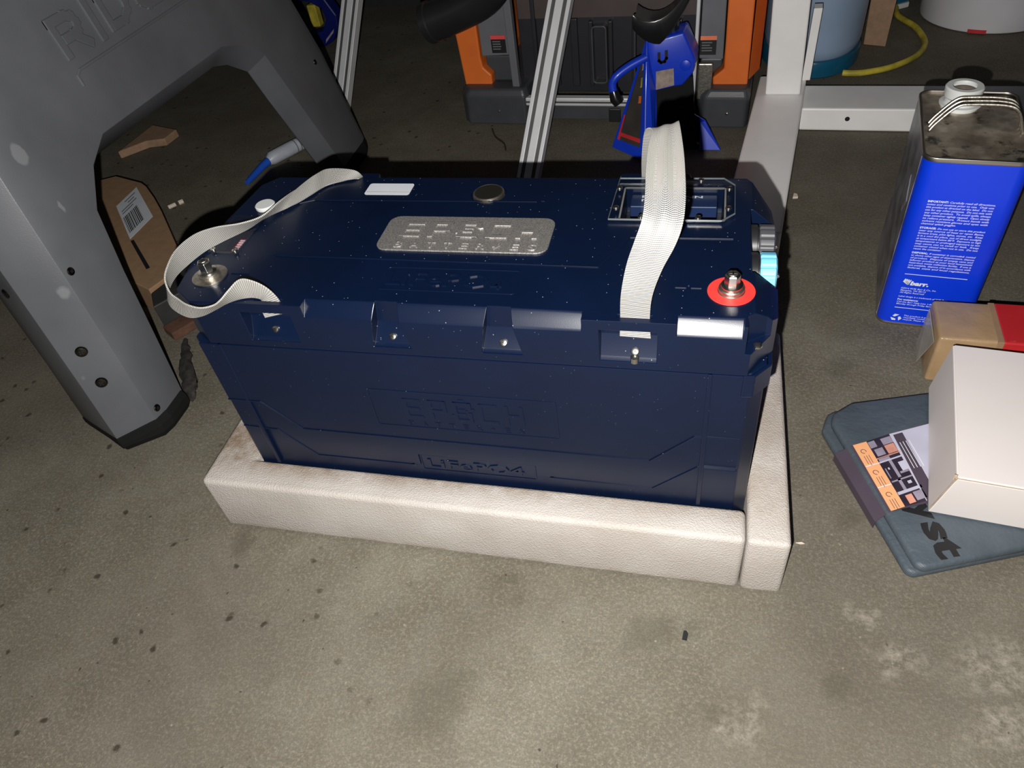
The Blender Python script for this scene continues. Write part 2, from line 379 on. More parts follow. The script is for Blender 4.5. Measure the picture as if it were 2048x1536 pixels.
def text(s, fn, h, depth=.0004, width=None, align='LEFT', bold=0, italic=0, d0=0.0, space=1.0):
    """MB of a text: fn(u, v, d) maps the text plane into the world; h = capital height"""
    cu = bpy.data.curves.new('t', 'FONT'); cu.body = s; cu.size = 1; cu.offset = bold; cu.shear = italic; cu.resolution_u = 2; cu.space_character = space
    o = bpy.data.objects.new('t', cu); COL.objects.link(o); bpy.context.view_layer.update()
    me = bpy.data.meshes.new_from_object(o.evaluated_get(bpy.context.evaluated_depsgraph_get()))
    bpy.data.objects.remove(o); bpy.data.curves.remove(cu)
    xs = [v.co.x for v in me.vertices] or [0]; x0, x1 = min(xs), max(xs); k = h/.70
    kx = k if width is None else width/(x1-x0)
    off = 0 if align == 'LEFT' else -(x1-x0)*kx/2 if align == 'CENTER' else -(x1-x0)*kx
    b = MB()
    if depth <= .00011:
        b.add([fn((v.co.x-x0)*kx+off, v.co.y*k, d0) for v in me.vertices], [tuple(p.vertices) for p in me.polygons])
    else:
        bm = bmesh.new(); bm.from_mesh(me)
        bmesh.ops.remove_doubles(bm, verts=bm.verts, dist=1e-5)
        r = bmesh.ops.extrude_face_region(bm, geom=bm.faces[:]); ex = set(g for g in r['geom'] if isinstance(g, bmesh.types.BMVert))
        bm.verts.index_update()
        b.add([fn((v.co.x-x0)*kx+off, v.co.y*k, d0+(depth if v in ex else 0)) for v in bm.verts], [tuple(v.index for v in f.verts) for f in bm.faces])
        bm.free()
    bpy.data.meshes.remove(me); return b
def strokes(polys, t, fn, d0, d1, b=None):
    """bars along polylines in the (u, v) plane"""
    b = b or MB()
    for pl in polys:
        for i in range(len(pl)-1):
            (x0, y0), (x1, y1) = pl[i], pl[i+1]; L = math.hypot(x1-x0, y1-y0) or 1; dx, dy = (x1-x0)/L*t/2, (y1-y0)/L*t/2
            d1 += 2e-5 if d1 > d0 else -2e-5
            b.prism([(x0-dx-dy, y0-dy+dx), (x1+dx-dy, y1+dy+dx), (x1+dx+dy, y1+dy-dx), (x0-dx+dy, y0-dy-dx)], fn, d0, d1)
    return b
def rrect(x0, x1, y0, y1, r, n=5):
    out = []
    for cx, cy, a in ((x1-r, y1-r, 0), (x0+r, y1-r, 90), (x0+r, y0+r, 180), (x1-r, y0+r, 270)):
        for i in range(n+1):
            t = math.radians(a+90*i/n); out.append((cx+r*math.cos(t), cy+r*math.sin(t)))
    return out
FZ = lambda u, v, d: (u, v, d)            # plan
FY = lambda u, v, d: (u, -d, v)           # facing the viewer, d = distance towards -y
def frame2(fn, x0, x1, y0, y1, t, d0, d1, r=.004):
    b = MB(); o = rrect(x0, x1, y0, y1, r); i = rrect(x0+t, x1-t, y0+t, y1-t, max(r-t, .0005)); n = len(o)
    vs = [fn(*p, d) for d in (d0, d1) for p in o+i]; fs = []
    for k in range(n):
        j = (k+1) % n
        fs += [(2*n+k, 2*n+j, 2*n+n+j, 2*n+n+k), (k, j, 2*n+j, 2*n+k), (n+j, n+k, 3*n+k, 3*n+j), (k, n+k, n+j, j)]
    return b.add(vs, fs)
def ribbon(rows, name, mat, parent, n=6, cross=6, thick=.0013, pleat=None):
    A = catmull([r[:3] for r in rows], n); B = catmull([r[3:] for r in rows], n); L = [0]
    for i in range(1, len(A)): L.append(L[-1] + ((A[i]+B[i])/2 - (A[i-1]+B[i-1])/2).length)
    grid = []; nor = []
    for i in range(len(A)):
        c = B[i]-A[i]; t = ((A[min(i+1, len(A)-1)]+B[min(i+1, len(A)-1)]) - (A[max(i-1, 0)]+B[max(i-1, 0)]))
        nn = c.cross(t)
        nn = nn.normalized() if nn.length > 1e-9 else nor[-1]
        nor.append(nn)
    for i in range(len(A)):
        row = []
        for k in range(cross+1):
            p = A[i].lerp(B[i], k/cross)
            if pleat:
                amp = pleat[2]*math.exp(-((L[i]-pleat[0])/pleat[1])**2); p = p + nor[i]*amp*math.cos(k/cross*math.pi*pleat[3])
            row.append(p)
        grid.append(row)
    vs = []; fs = []; uv = []
    m = cross+1
    for sgn in (1, -1):
        for i in range(len(A)):
            for k in range(m): vs.append(grid[i][k] + nor[i]*thick/2*sgn); uv.append((k/cross*.026, L[i]))
    N = len(A)*m
    for i in range(len(A)-1):
        for k in range(cross):
            a = i*m+k; fs.append((a, a+1, a+m+1, a+m)); fs.append((N+a, N+a+m, N+a+m+1, N+a+1))
        a = i*m; fs.append((a, a+m, N+a+m, N+a)); a += cross; fs.append((a, N+a, N+a+m, a+m))
    for i in (0, len(A)-1):
        for k in range(cross): a = i*m+k; fs.append((a, N+a, N+a+1, a+1))
    me = bpy.data.meshes.new(name); me.from_pydata([tuple(v) for v in vs], [], fs)
    ul = me.uv_layers.new(name='UVMap')
    for lp in me.loops: ul.data[lp.index].uv = uv[lp.vertex_index]
    return link(name, me, mat, parent, True)
def screw(parent, c, axis, r=.0035, mat='steel', name='screw', h=.0022):
    a = Vector(axis).normalized()
    o = MB().lathe(c, a, [(r*.96, 0), (r, h*.35), (r*.86, h*.8), (r*.5, h)], 16).build(name, mat, parent, smooth=True)
    u = a.orthogonal().normalized(); v = a.cross(u); b = MB(); cc = Vector(c) + a*(h*1.0)
    for p, q in ((u, v), (v, u)):
        w_ = [cc + p*(s1*r*.45) + q*(s2*r*.1) + a*dz for dz in (-.0002, .00015) for s1, s2 in ((-1, -1), (1, -1), (1, 1), (-1, 1))]
        b.add(w_, [(3, 2, 1, 0), (4, 5, 6, 7), (0, 1, 5, 4), (1, 2, 6, 5), (2, 3, 7, 6), (3, 0, 4, 7)])
    b.build('drive_recess', 'blackp', o)
    return o

# ------------------------------------------------------------------ setting
f = MB().box(-3.2, 3.4, -1.8, 1.80, -.1, 0).build('floor', 'floor'); f['kind'] = 'structure'
f = MB().box(-3.2, 3.4, 1.80, 1.92, -.1, 2.4).build('wall_back', 'wall'); f['kind'] = 'structure'

f = MB().box(-3.32, -3.2, -1.8, 1.92, -.1, 2.4).build('wall_left', 'wall'); f['kind'] = 'structure'
f = MB().box(3.4, 3.52, -1.8, 1.92, -.1, 2.4).build('wall_right', 'wall'); f['kind'] = 'structure'

# ------------------------------------------------------------------ foam tray
ft = thing('foam_tray', 'white foam packing tray holding the base of the navy battery case', 'packing foam', (.308, .15, 0))
MB().box(.0515, .5768, .0380, .2570, .0003, .0290).build('base_slab', 'foam', ft, .002)
def foam_strip(nm, x0, x1, y0, y1, taper=0):
    b = MB(); nx = max(2, int((x1-x0)/.02)); ny = max(2, int((y1-y0)/.02)); random.seed(hash(nm) % 100 if 0 else len(nm))
    rings = []
    g = MB()
    # box with slightly wavy top edge
    o = g.box(x0, x1, y0, y1, .0, .0843).build(nm, 'foam', ft, .005, True, 4)
    return o
MB().prism([(0, 0), (.2, .0004), (.4, 0), (.5765, .0003), (.5765, .0370), (.40, .0374), (.25, .0370), (.0510, .0374), (.0512, .30), (.0004, .30), (0, .15)], FZ, .0, .0843).build('front_block', 'foam', ft, .006, True, 4)
foam_strip('end_block', .5775, .6165, 0, .30)
foam_strip('back_strip', .0518, .5765, .2580, .30)

# ------------------------------------------------------------------ battery
bt = thing('battery_case', 'navy blue battery case with silver nameplate and two white straps, standing in the foam tray', 'battery', (.314, .147, .0295))
cx = lambda pts: pts
body = MB().prism([(.0585, .0394), (.564, .0394), (.5758, .052), (.5758, .243), (.564, .2550), (.060, .2550), (.0524, .248), (.0524, .045)], FZ, .0297, .2597).build('body', 'navy', bt, .0012)
U = [(.0600, .259), (.0600, .1832), (.0955, .1832), (.1140, .1640), (.1315, .1465), (.31, .1455), (.4845, .1445), (.5030, .1630), (.5230, .1832), (.5625, .1832), (.5625, .259)]
Mm = [(.0600, .1817), (.094, .1817), (.1125, .1623), (.1305, .1447), (.31, .1437), (.4855, .1427), (.505, .1613), (.5245, .1817), (.5625, .1817), (.5625, .1392), (.528, .1395), (.488, .1015), (.392, .1025), (.374, .1025), (.374, .118), (.251, .119), (.251, .1025), (.134, .1030), (.098, .1395), (.0600, .1415)]
MB().prism(U, FY, -.0396, -.0362).build('upper_side_panel', 'navy', bt, .0006)
MB().prism(Mm, FY, -.0396, -.0378).build('lower_side_panel', 'navy', bt, .0005)
for x in (.0795, .5295):
    MB().box(x, x+.0042, .0355, .0392, .0845, .2590).build('side_rib', 'navy', bt, .0008)
for k, (xa, xb, z) in enumerate(((.529, .5625, .1835), (.529, .5625, .1400))):
    MB().box(xa, xb, .0356, .0392, z-.0008, z+.0008).build('side_rib', 'navy', bt, .0003)
for x, z in ((.390, .1015), (.243, .1015)):
    MB().lathe((x, .0392, z), (0, -1, 0), [(.0032, 0), (.0032, .0014)], 14).build('moulded_stud', 'navy', bt, .0003)
MB().prism([(.557, .0352), (.566, .0362), (.5795, .052), (.5795, .070), (.5762, .070), (.5762, .053), (.5635, .0385), (.557, .0385)], FZ, .236, .2600).build('corner_tab', 'navy', bt, .001)
TA = [[(.0600, .1828), (.0955, .1828), (.1315, .1460), (.31, .1451), (.4848, .1441), (.5232, .1828), (.5290, .1828)]]
TB = [[(.0600, .1412), (.098, .1393), (.134, .1027), (.243, .1022)], [(.388, .1022), (.488, .1012), (.528, .1392), (.5290, .1392)]]
strokes(TA, .0013, FY, -.0378, -.0354).build('moulded_line', 'navy', bt, .0003)
for tb_ in TB: strokes([tb_], .0013, FY, -.0392, -.0370).build('moulded_line', 'navy', bt, .0003)
# mark geometry shared by the nameplate and the body front
def epoch(x0, x1, z0, z1, t, fn, d0, d1):
    W = x1-x0; cw = W*.152; gap = (W-5*cw)/4; h = z1-z0; S_ = []; t2 = t/2
    def X(i, a): return x0 + i*(cw+gap) + t2 + a*(cw-t)
    def Zz(a): return z0 + t2 + a*(h-t)
    P = lambda i, *pts: [(X(i, a), Zz(b)) for a, b in pts]
    S_ += [P(0, (1, 1), (0, 1), (0, 0), (1, 0)), P(0, (.1, .5), (.85, .5))]
    S_ += [P(1, (0, 0), (0, 1), (1, 1), (1, .45), (.25, .45))]
    S_ += [P(2, (0, .22), (0, 0), (1, 0), (1, .42)), P(2, (0, .45), (0, 1), (1, 1), (1, .75))]
    b = strokes(S_, t, fn, d0, d1)
    b = strokes([P(2, (.36, 1.2), (.64, 1.2)), P(2, (.3, .64), (.62, .64)), P(2, (.3, .38), (.62, .38)), P(2, (-.2, .28), (.12, .38)), P(2, (.88, .6), (1.22, .7))], t*.7, fn, d0, d1, b)
    return strokes([P(3, (1, 1), (0, 1), (0, 0), (1, 0)), P(4, (0, 0), (0, 1)), P(4, (1, 0), (1, 1)), P(4, (0, .48), (1, .48))], t, fn, d0, d1, b)
def batteries(x0, x1, z0, h, fn, d0, dep):
    b = MB(); n = 9
    for i, ch in enumerate('BATTERIES'):
        xx = x0 + (x1-x0)*i/(n-1)
        if ch == 'I':   # lightning bolt
            q = [(xx+h*.45, z0+h), (xx-h*.1, z0+h*.38), (xx+h*.25, z0+h*.38), (xx+h*.1, z0), (xx+h*.65, z0+h*.62), (xx+h*.3, z0+h*.62)]
            b.prism(q, fn, d0, d0+dep)
        else:
            t_ = text(ch, lambda u, v, d: fn(xx+u, z0+v, d), h, dep, width=h*.85, d0=d0); b.add(t_.v, t_.f)
    return b
frame2(FY, .220, .402, .1635, .2135, .0011, -.0364, -.0357, .002).build('panel_outline', 'navy', bt, .0002)
epoch(.2535, .3705, .1775, .2035, .0036, FY, -.0364, -.0357).build('raised_lettering', 'navy', bt, .0002)
batteries(.2535, .364, .1665, .0065, FY, -.0364, .0006).build('raised_lettering', 'navy', bt)
frame2(FY, .252, .3735, .0945, .1180, .0011, -.0393, -.0387, .002).build('panel_outline', 'navy', bt, .0002)
text('LiFePO4', lambda u, v, d: (.259+u, -d, .0995+v), .0125, .0010, width=.102, d0=-.0393, bold=.01).build('raised_lettering', 'navy', bt)
# lid
LID = [(.074, .036), (.560, .036), (.580, .068), (.583, .19), (.579, .222), (.556, .2545), (.062, .2545), (.048, .238), (.0425, .17), (.0425, .10), (.052, .052)]
lid = MB().prism(LID, FZ, .2604, .3103).build('lid', 'navy', bt)
def px_(pts, x0, x1): return MB().prism(pts, lambda u, v, d: (d, u, v), x0, x1)
cut = []
ch = [(.0475, .3110), (.0446, .3082), (.0419, .3053), (.0394, .3022), (.0372, .2993), (.0352, .2965), (.0332, .2936), (.02, .2936), (.02, .32), (.0475, .32)]
ch = [(y+.0004, z+.0004) if z < .32 else (y, z) for y, z in ch]
cut += [px_(ch, .1845, .4292), px_(ch, .5035, .553)]
pocket = [(.02, .3006), (.0470, .3006), (.0490, .2870), (.0400, .2700), (.0370, .2675), (.02, .2675)]
cut += [px_(pocket, .1215, .1710), px_(pocket, .4430, .4890)]
tower = [(.02, .32), (.0472, .32), (.0500, .2870), (.0405, .2700), (.0375, .2680), (.02, .2680)]
def trap(xc, w0, w1):   # pocket wider at the foot
    vs = []
    for (y, z) in tower:
        k = (z-.268)/(.3103-.268); hw = (w1*(1-k)+w0*k)/2; vs.append((xc, hw, y, z))
    n = len(vs); b = MB(); a = [(x-h, y, z) for x, h, y, z in vs]; c = [(x+h, y, z) for x, h, y, z in vs]
    return b.add(a+c, [tuple(range(n)), tuple(range(2*n-1, n-1, -1))]+[(i, (i+1) % n, (i+1) % n+n, i+n) for i in range(n)])
cut += [trap(.2605, .020, .036), trap(.3600, .020, .036)]
cut += [MB().prism([(.556, .01), (.556, .050), (.571, .0605), (.60, .0605), (.60, .01)], FZ, .2830, .33)]
cut += [MB().prism([(.5585, .3125), (.5900, .2860), (.61, .2860), (.61, .33), (.5585, .33)], lambda u, v, d: (u, d, v), .0, .30)]
cut += [MB().box(.5590, .61, .1060, .2000, .2640, .33)]
cut += [MB().box(.4445, .5355, .1815, .2350, .2850, .33)]         # fuse well
cut += [MB().box(.4570, .4845, .0412, .0450, .288, .33), MB().box(.1370, .1640, .0412, .0450, .288, .33)]
cut += [MB().lathe((.309, .2235, .3070), (0, 0, 1), [(.0180, 0), (.0190, .02)], 32)]
cut += [MB().prism([(.0545, .170), (.0820, .168), (.0820, .1135), (.0590, .1135)], FZ, .302, .33)]
boolean(lid, cut)
bevel_obj(lid, .0007)
lid.data.polygons.foreach_set('use_smooth', [True]*len(lid.data.polygons)); lid.data.set_sharp_from_angle(angle=math.radians(14))
for a, b_ in ((.118, .180), (.434, .506)):
    MB().prism([(a, .2535), (a+.003, .2650), (b_-.003, .2650), (b_, .2535)], FZ, .262, .3095).build('strap_guide', 'navy', bt, .001)
# moulded lines on the lid
def line(pts, w_=.0017, d=.0007):
    strokes([pts], w_, FZ, .3100, .3103+d).build('moulded_line', 'navy', bt, .0003)
line([(.111, .2015), (.125, .208), (.176, .2085), (.360, .2090)])
line([(.127, .1090), (.203, .1085), (.434, .1060), (.456, .1515), (.466, .1520), (.5435, .1525)], .0018, .0009)
line([(.366, .2105), (.3675, .2105)], .002)
line([(.124, .1110), (.126, .1110)], .002)
for p in ([(.5000, .0820), (.5075, .0820)], [(.5125, .0820), (.5195, .0820)], [(.5100, .0850), (.5100, .0895)], [(.0955, .0792), (.1125, .0792)]):
    line(p, .0016, .0008)
frame2(FZ, .2455, .3700, .0640, .0970, .0009, .3101, .3108, .004).build('panel_outline', 'navy', bt, .0002)
text('LiFePO', lambda u, v, d: (.2515+u, .0715+v, d), .0185, .0013, width=.092, d0=.3101, bold=.008).build('raised_lettering', 'navy', bt)
text('4', lambda u, v, d: (.3465+u, .0700+v, d), .0095, .0013, width=.010, d0=.3101, bold=.008).build('raised_lettering', 'navy', bt)
# nameplate
npl = MB().prism(rrect(.2225, .3860, .1215, .1780, .011, 6), FZ, .3104, .3120).build('nameplate', 'plate', bt, .0003)
npl['label'] = 'speckled silver nameplate with raised lettering'
epoch(.2405, .3735, .1425, .1675, .0050, FZ, .3118, .3132).build('raised_lettering', 'plate', npl, .00045)
batteries(.2410, .3680, .1255, .0090, FZ, .3118, .0011).build('raised_lettering', 'plate', npl)
# label sticker and round badge (left blank)
st = MB().prism(rrect(.1755, .2250, .2195, .2415, .003), FZ, .3104, .3107).build('white_sticker', 'label', bt)
MB().box(.177, .2235, .2245, .2248, .3107, .3108).build('printed_line', 'greyprint', st)
bd = MB().lathe((.309, .2235, .3073), (0, 0, 1), [(.0158, 0), (.0158, .0042), (.0146, .0052), (.0140, .0048)], 36).build('round_badge', 'steelrough', bt, smooth=True)
MB().lathe((.309, .2235, .3121), (0, 0, 1), [(.0139, 0), (.0135, .0003)], 36).build('badge_face', simple('badge face', srgb(30, 28, 25), .4), bd)
b = MB()
# vent cap
MB().lathe((.0755, .1925, .3104), (0, 0, 1), [(.0098, 0), (.0104, .0008), (.0104, .0036), (.0094, .0044)], 32).build('vent_cap', 'white', bt, smooth=True)
# window over the fuse
WP = [(.4370, .2490), (.5350, .2490), (.5450, .2370), (.5450, .1880), (.5340, .1760), (.4340, .1760)]
win = MB().prism(WP, FZ, .3105, .3138).build('clear_cover', 'acrylic', bt, .0009)
strokes([WP+[WP[0]]], .0005, FZ, .3124, .3139).build('edge_highlight', simple('pale edge highlight', srgb(92, 98, 102), .15, spec=.8), win)  # pale strip painting the highlight along the rim of the clear cover
frame2(FZ, .4425, .5375, .1795, .2370, .0016, .31035, .3107, .003).build('gasket', 'gasket', bt)
for c in ((.4385, .229), (.4390, .194), (.4640, .2435), (.4630, .1785), (.5140, .2435), (.5400, .2290), (.5395, .1950), (.5135, .1785)):
    screw(bt, (c[0], c[1], .3138), (0, 0, 1), .0029)
fb = MB().box(.4500, .5300, .2120, .2330, .2900, .3050).build('fuse_block', simple('fuse block', srgb(30, 44, 78), .35), bt, .001)
text('BUSSMANN', lambda u, v, d: (.4600+u, .2270+v, d), .0040, .0001, width=.0565, bold=.02, d0=.30515).build('white_lettering', 'print', fb)
text('MRBF 300', lambda u, v, d: (.4600+u, .2205+v, d), .0040, .0001, width=.0450, bold=.02, d0=.30515).build('white_lettering', 'print', fb)
MB().box(.4480, .5330, .1870, .2080, .2870, .2900).build('copper_bar', 'steelrough', bt, .0005)
for x in (.4700, .5120):
    MB().lathe((x, .1985, .2902), (0, 0, 1), [(.0075, 0), (.0075, .0015), (.0058, .0016), (.0058, .0060), (.0040, .0062), (.0040, .0085)], 6).build('hex_nut', 'steel', bt, .0003)
# level window at the left with red label
lw = MB().prism([(.0480, .1750), (.0870, .1725), (.0870, .1060), (.0540, .1080)], FZ, .3105, .3128).build('clear_cover', 'acrylic', bt, .0008)
rl = MB().prism([(.0690, .1430), (.0790, .1430), (.0800, .1165), (.0690, .1170)], FZ, .3038, .3042).build('red_label', 'redlab', bt)
b = MB()
for k in range(7): b.box(.0700, .0785, .1185+k*.0035, .1185+k*.0035+.0014+random.random()*.0006, .3042, .3043)
b.build('printed_text', 'print', rl)
for c in ((.0590, .1115), (.0830, .1105), (.0830, .1675)): screw(bt, (c[0], c[1], .3128), (0, 0, 1), .0028)
# terminals
def terminal(x, y, red):
    t_ = MB().lathe((x, y, .3104), (0, 0, 1), [(.0165 if not red else .0105, 0), (.0165 if not red else .0105, .0012), (.0100, .0016), (.0100, .0040), (.0092, .0048)], 36).build('terminal', 'steelrough', bt, smooth=True)
    MB().lathe((x, y, .3150), (0, 0, 1), [(.0078, 0), (.0084, .0006), (.0084, .0022), (.0060, .0032)], 32).build('flange', 'steel', t_, smooth=True)
    MB().lathe((x, y, .3180), (0, 0, 1), [(.0062, 0), (.0062, .0085), (.0050, .0098)], 6, .3).build('hex_head', 'steel', t_, .0004, False)
    MB().lathe((x, y, .3276), (0, 0, 1), [(.0040, 0), (.0036, .0006)], 20).build('bolt_end', 'steelrough', t_)
    bb = MB()
    bb.box(x-.0030, x+.0030, y-.0006, y+.0006, .3278, .3285); bb.box(x-.0006, x+.0006, y-.0030, y+.0030, .3278, .3285); bb.build('drive_recess', 'blackp', t_)
    return t_
terminal(.0755, .0735, False)
rw = MB()
ro = [(.5430+.0185*math.cos(2*math.pi*i/40), .0790+.0185*math.sin(2*math.pi*i/40)) for i in range(40)]
ri = MB().prism(ro, FZ, .3104, .3112).build('red_washer', 'red', bt, .0002)
ri['label'] = 'flat red insulating washer'
tt = terminal(.5430, .0790, True)
for c in tt.children: pass
# screws in the pockets
for x, y, z in ((.1455, .0432, .2760), (.2600, .0432, .2750), (.3605, .0432, .2750), (.4712, .0428, .2740)):
    screw(bt, (x, y, z), (0, -.72, .69), .0036)
MB().lathe((.4712, .0385, .2665), (0, 0, 1), [(.0036, 0), (.0036, .0050)], 14).build('threaded_insert', 'steel', bt, smooth=True)
screw(bt, (.5655, .0465, .2832), (0, -.2, .97), .0036)
# communication sockets on the right-hand end
for y, mat_, lb in ((.1765, 'conblack', 'black screw cap'), (.1335, 'conblue', 'light blue screw cap')):
    s_ = MB().lathe((.5592, y, .2880), (1, 0, 0), [(.0185, 0), (.0185, .0060), (.0165, .0066), (.0165, .0075)], 30).build('data_socket', 'blackp', bt, smooth=True)
    b = MB(); seg = 72; prof = ((.0180, .0078), (.0186, .0090), (.0186, .0200), (.0150, .0215)); rings = []
    for r, h in prof:
        rings.append([Vector((.5592+h, y+math.cos(2*math.pi*i/seg)*(r-(.0011 if (i//2) % 3 == 0 and r > .016 else 0)), .2880+math.sin(2*math.pi*i/seg)*(r-(.0011 if (i//2) % 3 == 0 and r > .016 else 0)))) for i in range(seg)])
    c_ = b.loft(rings).build('screw_cap', mat_, s_); c_['label'] = lb
    MB().lathe((.5807, y-.004, .2900), (1, 0, 0), [(.0022, 0), (.0020, .0020), (.0010, .0028)], 12).build('cap_pin', 'steel', s_, smooth=True)
# straps
RS = [(.4590, .0432, .2895, .4835, .0432, .2885), (.4595, .0432, .3060, .4825, .0430, .3060), (.4610, .0380, .3350, .4843, .0370, .3350), (.4654, .0388, .3620, .4912, .0340, .3620), (.4716, .0384, .3840, .5001, .0346, .3840), (.4762, .0438, .3970, .5043, .0408, .3970), (.4766, .0585, .4040, .5045, .0589, .4040), (.4751, .0842, .4090, .5026, .0843, .4090), (.4742, .1159, .4120, .4995, .1156, .4120), (.4748, .1444, .4130, .4942, .1582, .4130), (.4672, .1670, .4020, .4942, .1670, .4020), (.4629, .1941, .3760, .4899, .1941, .3760), (.4595, .2249, .3430, .4865, .2249, .3430), (.4572, .2545, .3120, .4842, .2545, .3120), (.4572, .2570, .3090, .4842, .2570, .3090)]
o = ribbon(RS, 'carry_strap', 'webbing', bt, 6, 14, .0014, (.155, .055, .0030, 4)); o['label'] = 'white webbing strap standing up in a tall loop'
LS = [(.1600, .2570, .3095, .1590, .2500, .3115), (.1540, .2540, .3190, .1455, .2440, .3125), (.1218, .2594, .3176, .1287, .2348, .3125), (.1149, .2398, .3214, .1196, .2156, .3130), (.1050, .2158, .3201, .1068, .1927, .3130), (.1086, .1705, .3308, .0955, .1776, .3140), (.1004, .1465, .3292, .0884, .1613, .3160), (.0867, .1295, .3317, .0786, .1469, .3140), (.0680, .1165, .3352, .0626, .1285, .3130), (.0551, .1007, .3370, .0510, .1092, .3130), (.0492, .0773, .3361, .0454, .0883, .3130), (.0521, .0544, .3331, .0431, .0684, .3130), (.0565, .0409, .3295, .0437, .0525, .3100), (.0649, .0308, .3237, .0487, .0401, .3060), (.0747, .0258, .3209, .0580, .0327, .3020), (.0878, .0185, .3213, .0754, .0264, .3000), (.1029, .0152, .3209, .0898, .0271, .3020), (.1155, .0171, .3228, .1031, .0330, .3060), (.1238, .0191, .3276, .1130, .0351, .3105), (.1296, .0257, .3324, .1219, .0394, .3120), (.1366, .0359, .3366, .1301, .0428, .3120), (.1450, .0400, .3330, .1380, .0438, .3118), (.1545, .0425, .3240, .1440, .0434, .3100), (.1610, .0432, .3110, .1400, .0432, .3040), (.1620, .0432, .2960, .1400, .0432, .2895)]
o = ribbon(LS, 'carry_strap', 'webbing', bt, 6, 8, .0014); o['label'] = 'white webbing strap twisted and flopped over the left end'

# ------------------------------------------------------------------ grey sawhorse
A_ = math.radians(10); sA, cA = math.sin(A_), math.cos(A_); X0 = -.1505
def P3(y, v, d=0.0): return (X0 - sA*v - cA*d, y, cA*v - sA*d)
sh = thing('sawhorse', 'grey plastic folding sawhorse leg panel with raised letters, left of the battery case', 'sawhorse', (X0-.06, .52, 0))
OUT = [(.1400, .028), (.1560, .120), (.1710, .220), (.1860, .325), (.2140, .500), (.2330, .640), (.8080, .640), (.8260, .500), (.8530, .318), (.8760, .213), (.8920, .028)]
RI = [(.1790, .028), (.2010, .110), (.2250, .200), (.2480, .273), (.2850, .314), (.3260, .334), (.6230, .326), (.6680, .312), (.7170, .276), (.7350, .213), (.7900, .028)]
def grow(L, k): 
    r = []
    for i, (y, v) in enumerate(L):
        a = L[max(i-1, 0)]; c = L[min(i+1, len(L)-1)]; dx, dy = c[0]-a[0], c[1]-a[1]; q = math.hypot(dx, dy); r.append((y-dy/q*k, v+dx/q*k))
    return r
def ungr(L, y0): return [(y, y0 if i in (0, len(L)-1) else v) for i, (y, v) in enumerate(L)]
O_B = ungr(grow(OUT, .018), .028); O_A = ungr(grow(OUT, .051), .028); O_E = ungr(grow(OUT, .020), .028); O_F = ungr(grow(OUT, .006), .028)
OP = ungr(grow(RI, -.024), .028); OPb = ungr(grow(RI, -.021), .028); ON = ungr(grow(RI, .004), .028); OM = ungr(grow(OUT, -.006), .028)
DS = lambda i, d: d if d < .037 else .037+(d-.037)*(1, 1, 1, 1, .8, .5, .25, .12, .08, .08, .08)[i]
rings = [[P3(y, v, DS(i, d)) for i, (y, v) in enumerate(L)] for L, d in ((O_F, .145), (O_E, .115), (O_A, .048), (O_B, .005), (OUT, 0.0), (RI, 0.0), (OP, .032), (OPb, .036), (ON, .010), (OM, .012), (O_F, .030))]
rings.append([P3(y, v, DS(i, .145)) for i, (y, v) in enumerate(ungr(grow(OUT, .002), .028))])
b = MB(); n = 11; vs = [p for r in rings for p in r]; fs = []
nr = len(rings)
for k in range(nr):
    kk = (k+1) % nr
    for i in range(n-1): fs.append((k*n+i, k*n+i+1, kk*n+i+1, kk*n+i))
fs.append(tuple(k*n for k in range(nr))); fs.append(tuple(k*n+n-1 for k in reversed(range(nr))))
b.add(vs, fs); b.build('leg_panel', 'greyleg', sh, .0025, True, 2)
# tread feet
for e_ in (0, -1):
    ring = [(OP[e_][0], .034), (RI[e_][0], 0), (OUT[e_][0], 0), (O_B[e_][0], .005), (O_A[e_][0], .048), (O_E[e_][0], .115), (O_F[e_][0], .145), (O_F[e_][0]*.55+OP[e_][0]*.45, .120)]
    ring = [(y, DS(0 if e_ == 0 else 10, d)) for y, d in ring]
    cy = sum(y for y, d in ring)/8; cd = sum(d for y, d in ring)/8
    def q(s_, v): return [P3(cy+(y-cy)*s_, v, cd+(d-cd)*s_) for y, d in ring]
    def fl(s_, z): return [Vector((p[0], p[1], z)) for p in q(s_, .02)]
    MB().loft([fl(.94, 0), fl(1.03, .010), q(1.03, .022), q(1.0, .034)]).build('rubber_foot', 'rubber', sh, .002)
# screws of the sawhorse
for (y, v) in ((.164, .243), (.133, .045), (.851, .210)):
    screw(sh, P3(y, v, .001), (cA, 0, sA), .005, 'zinc')
for (y, v) in ((.1235, .157), (.1160, .112)):
    screw(sh, P3(y-.001, v, .0265), (.60, -.79, .10), .0072, 'zinc', h=.004)
screw(sh, P3(.131, .245, .075), (-.35, -.93, .05), .006, 'zinc')
# letters R I D G I D raised on the panel
def FP(u, v, d): return P3(u, v, -d)
lw_ = .0135
RID = [[(.351, .4215), (.351, .4570), (.378, .4570), (.388, .4530), (.390, .4460), (.386, .4385), (.378, .4360), (.362, .4360)], [(.376, .4355), (.393, .4215)]]
Ib = lambda x: [[(x, .4190), (x, .4590)]]
Dd = lambda x: [[(x, .4215), (x, .4570), (x+.026, .4570), (x+.040, .4480), (x+.043, .4390), (x+.040, .4300), (x+.026, .4215), (x+.004, .4215)]]
Gg = lambda x: [[(x+.045, .4570), (x+.016, .4570), (x+.003, .4480), (x, .4390), (x+.003, .4300), (x+.016, .4215), (x+.045, .4215), (x+.045, .4390), (x+.028, .4390)]]
for L in (RID, Ib(.4175), Dd(.441), Gg(.507), Ib(.5755), Dd(.599)):
    strokes(L, lw_*.86, FP, -.002, .0026).build('raised_letter', 'greyleg', sh, .0012)
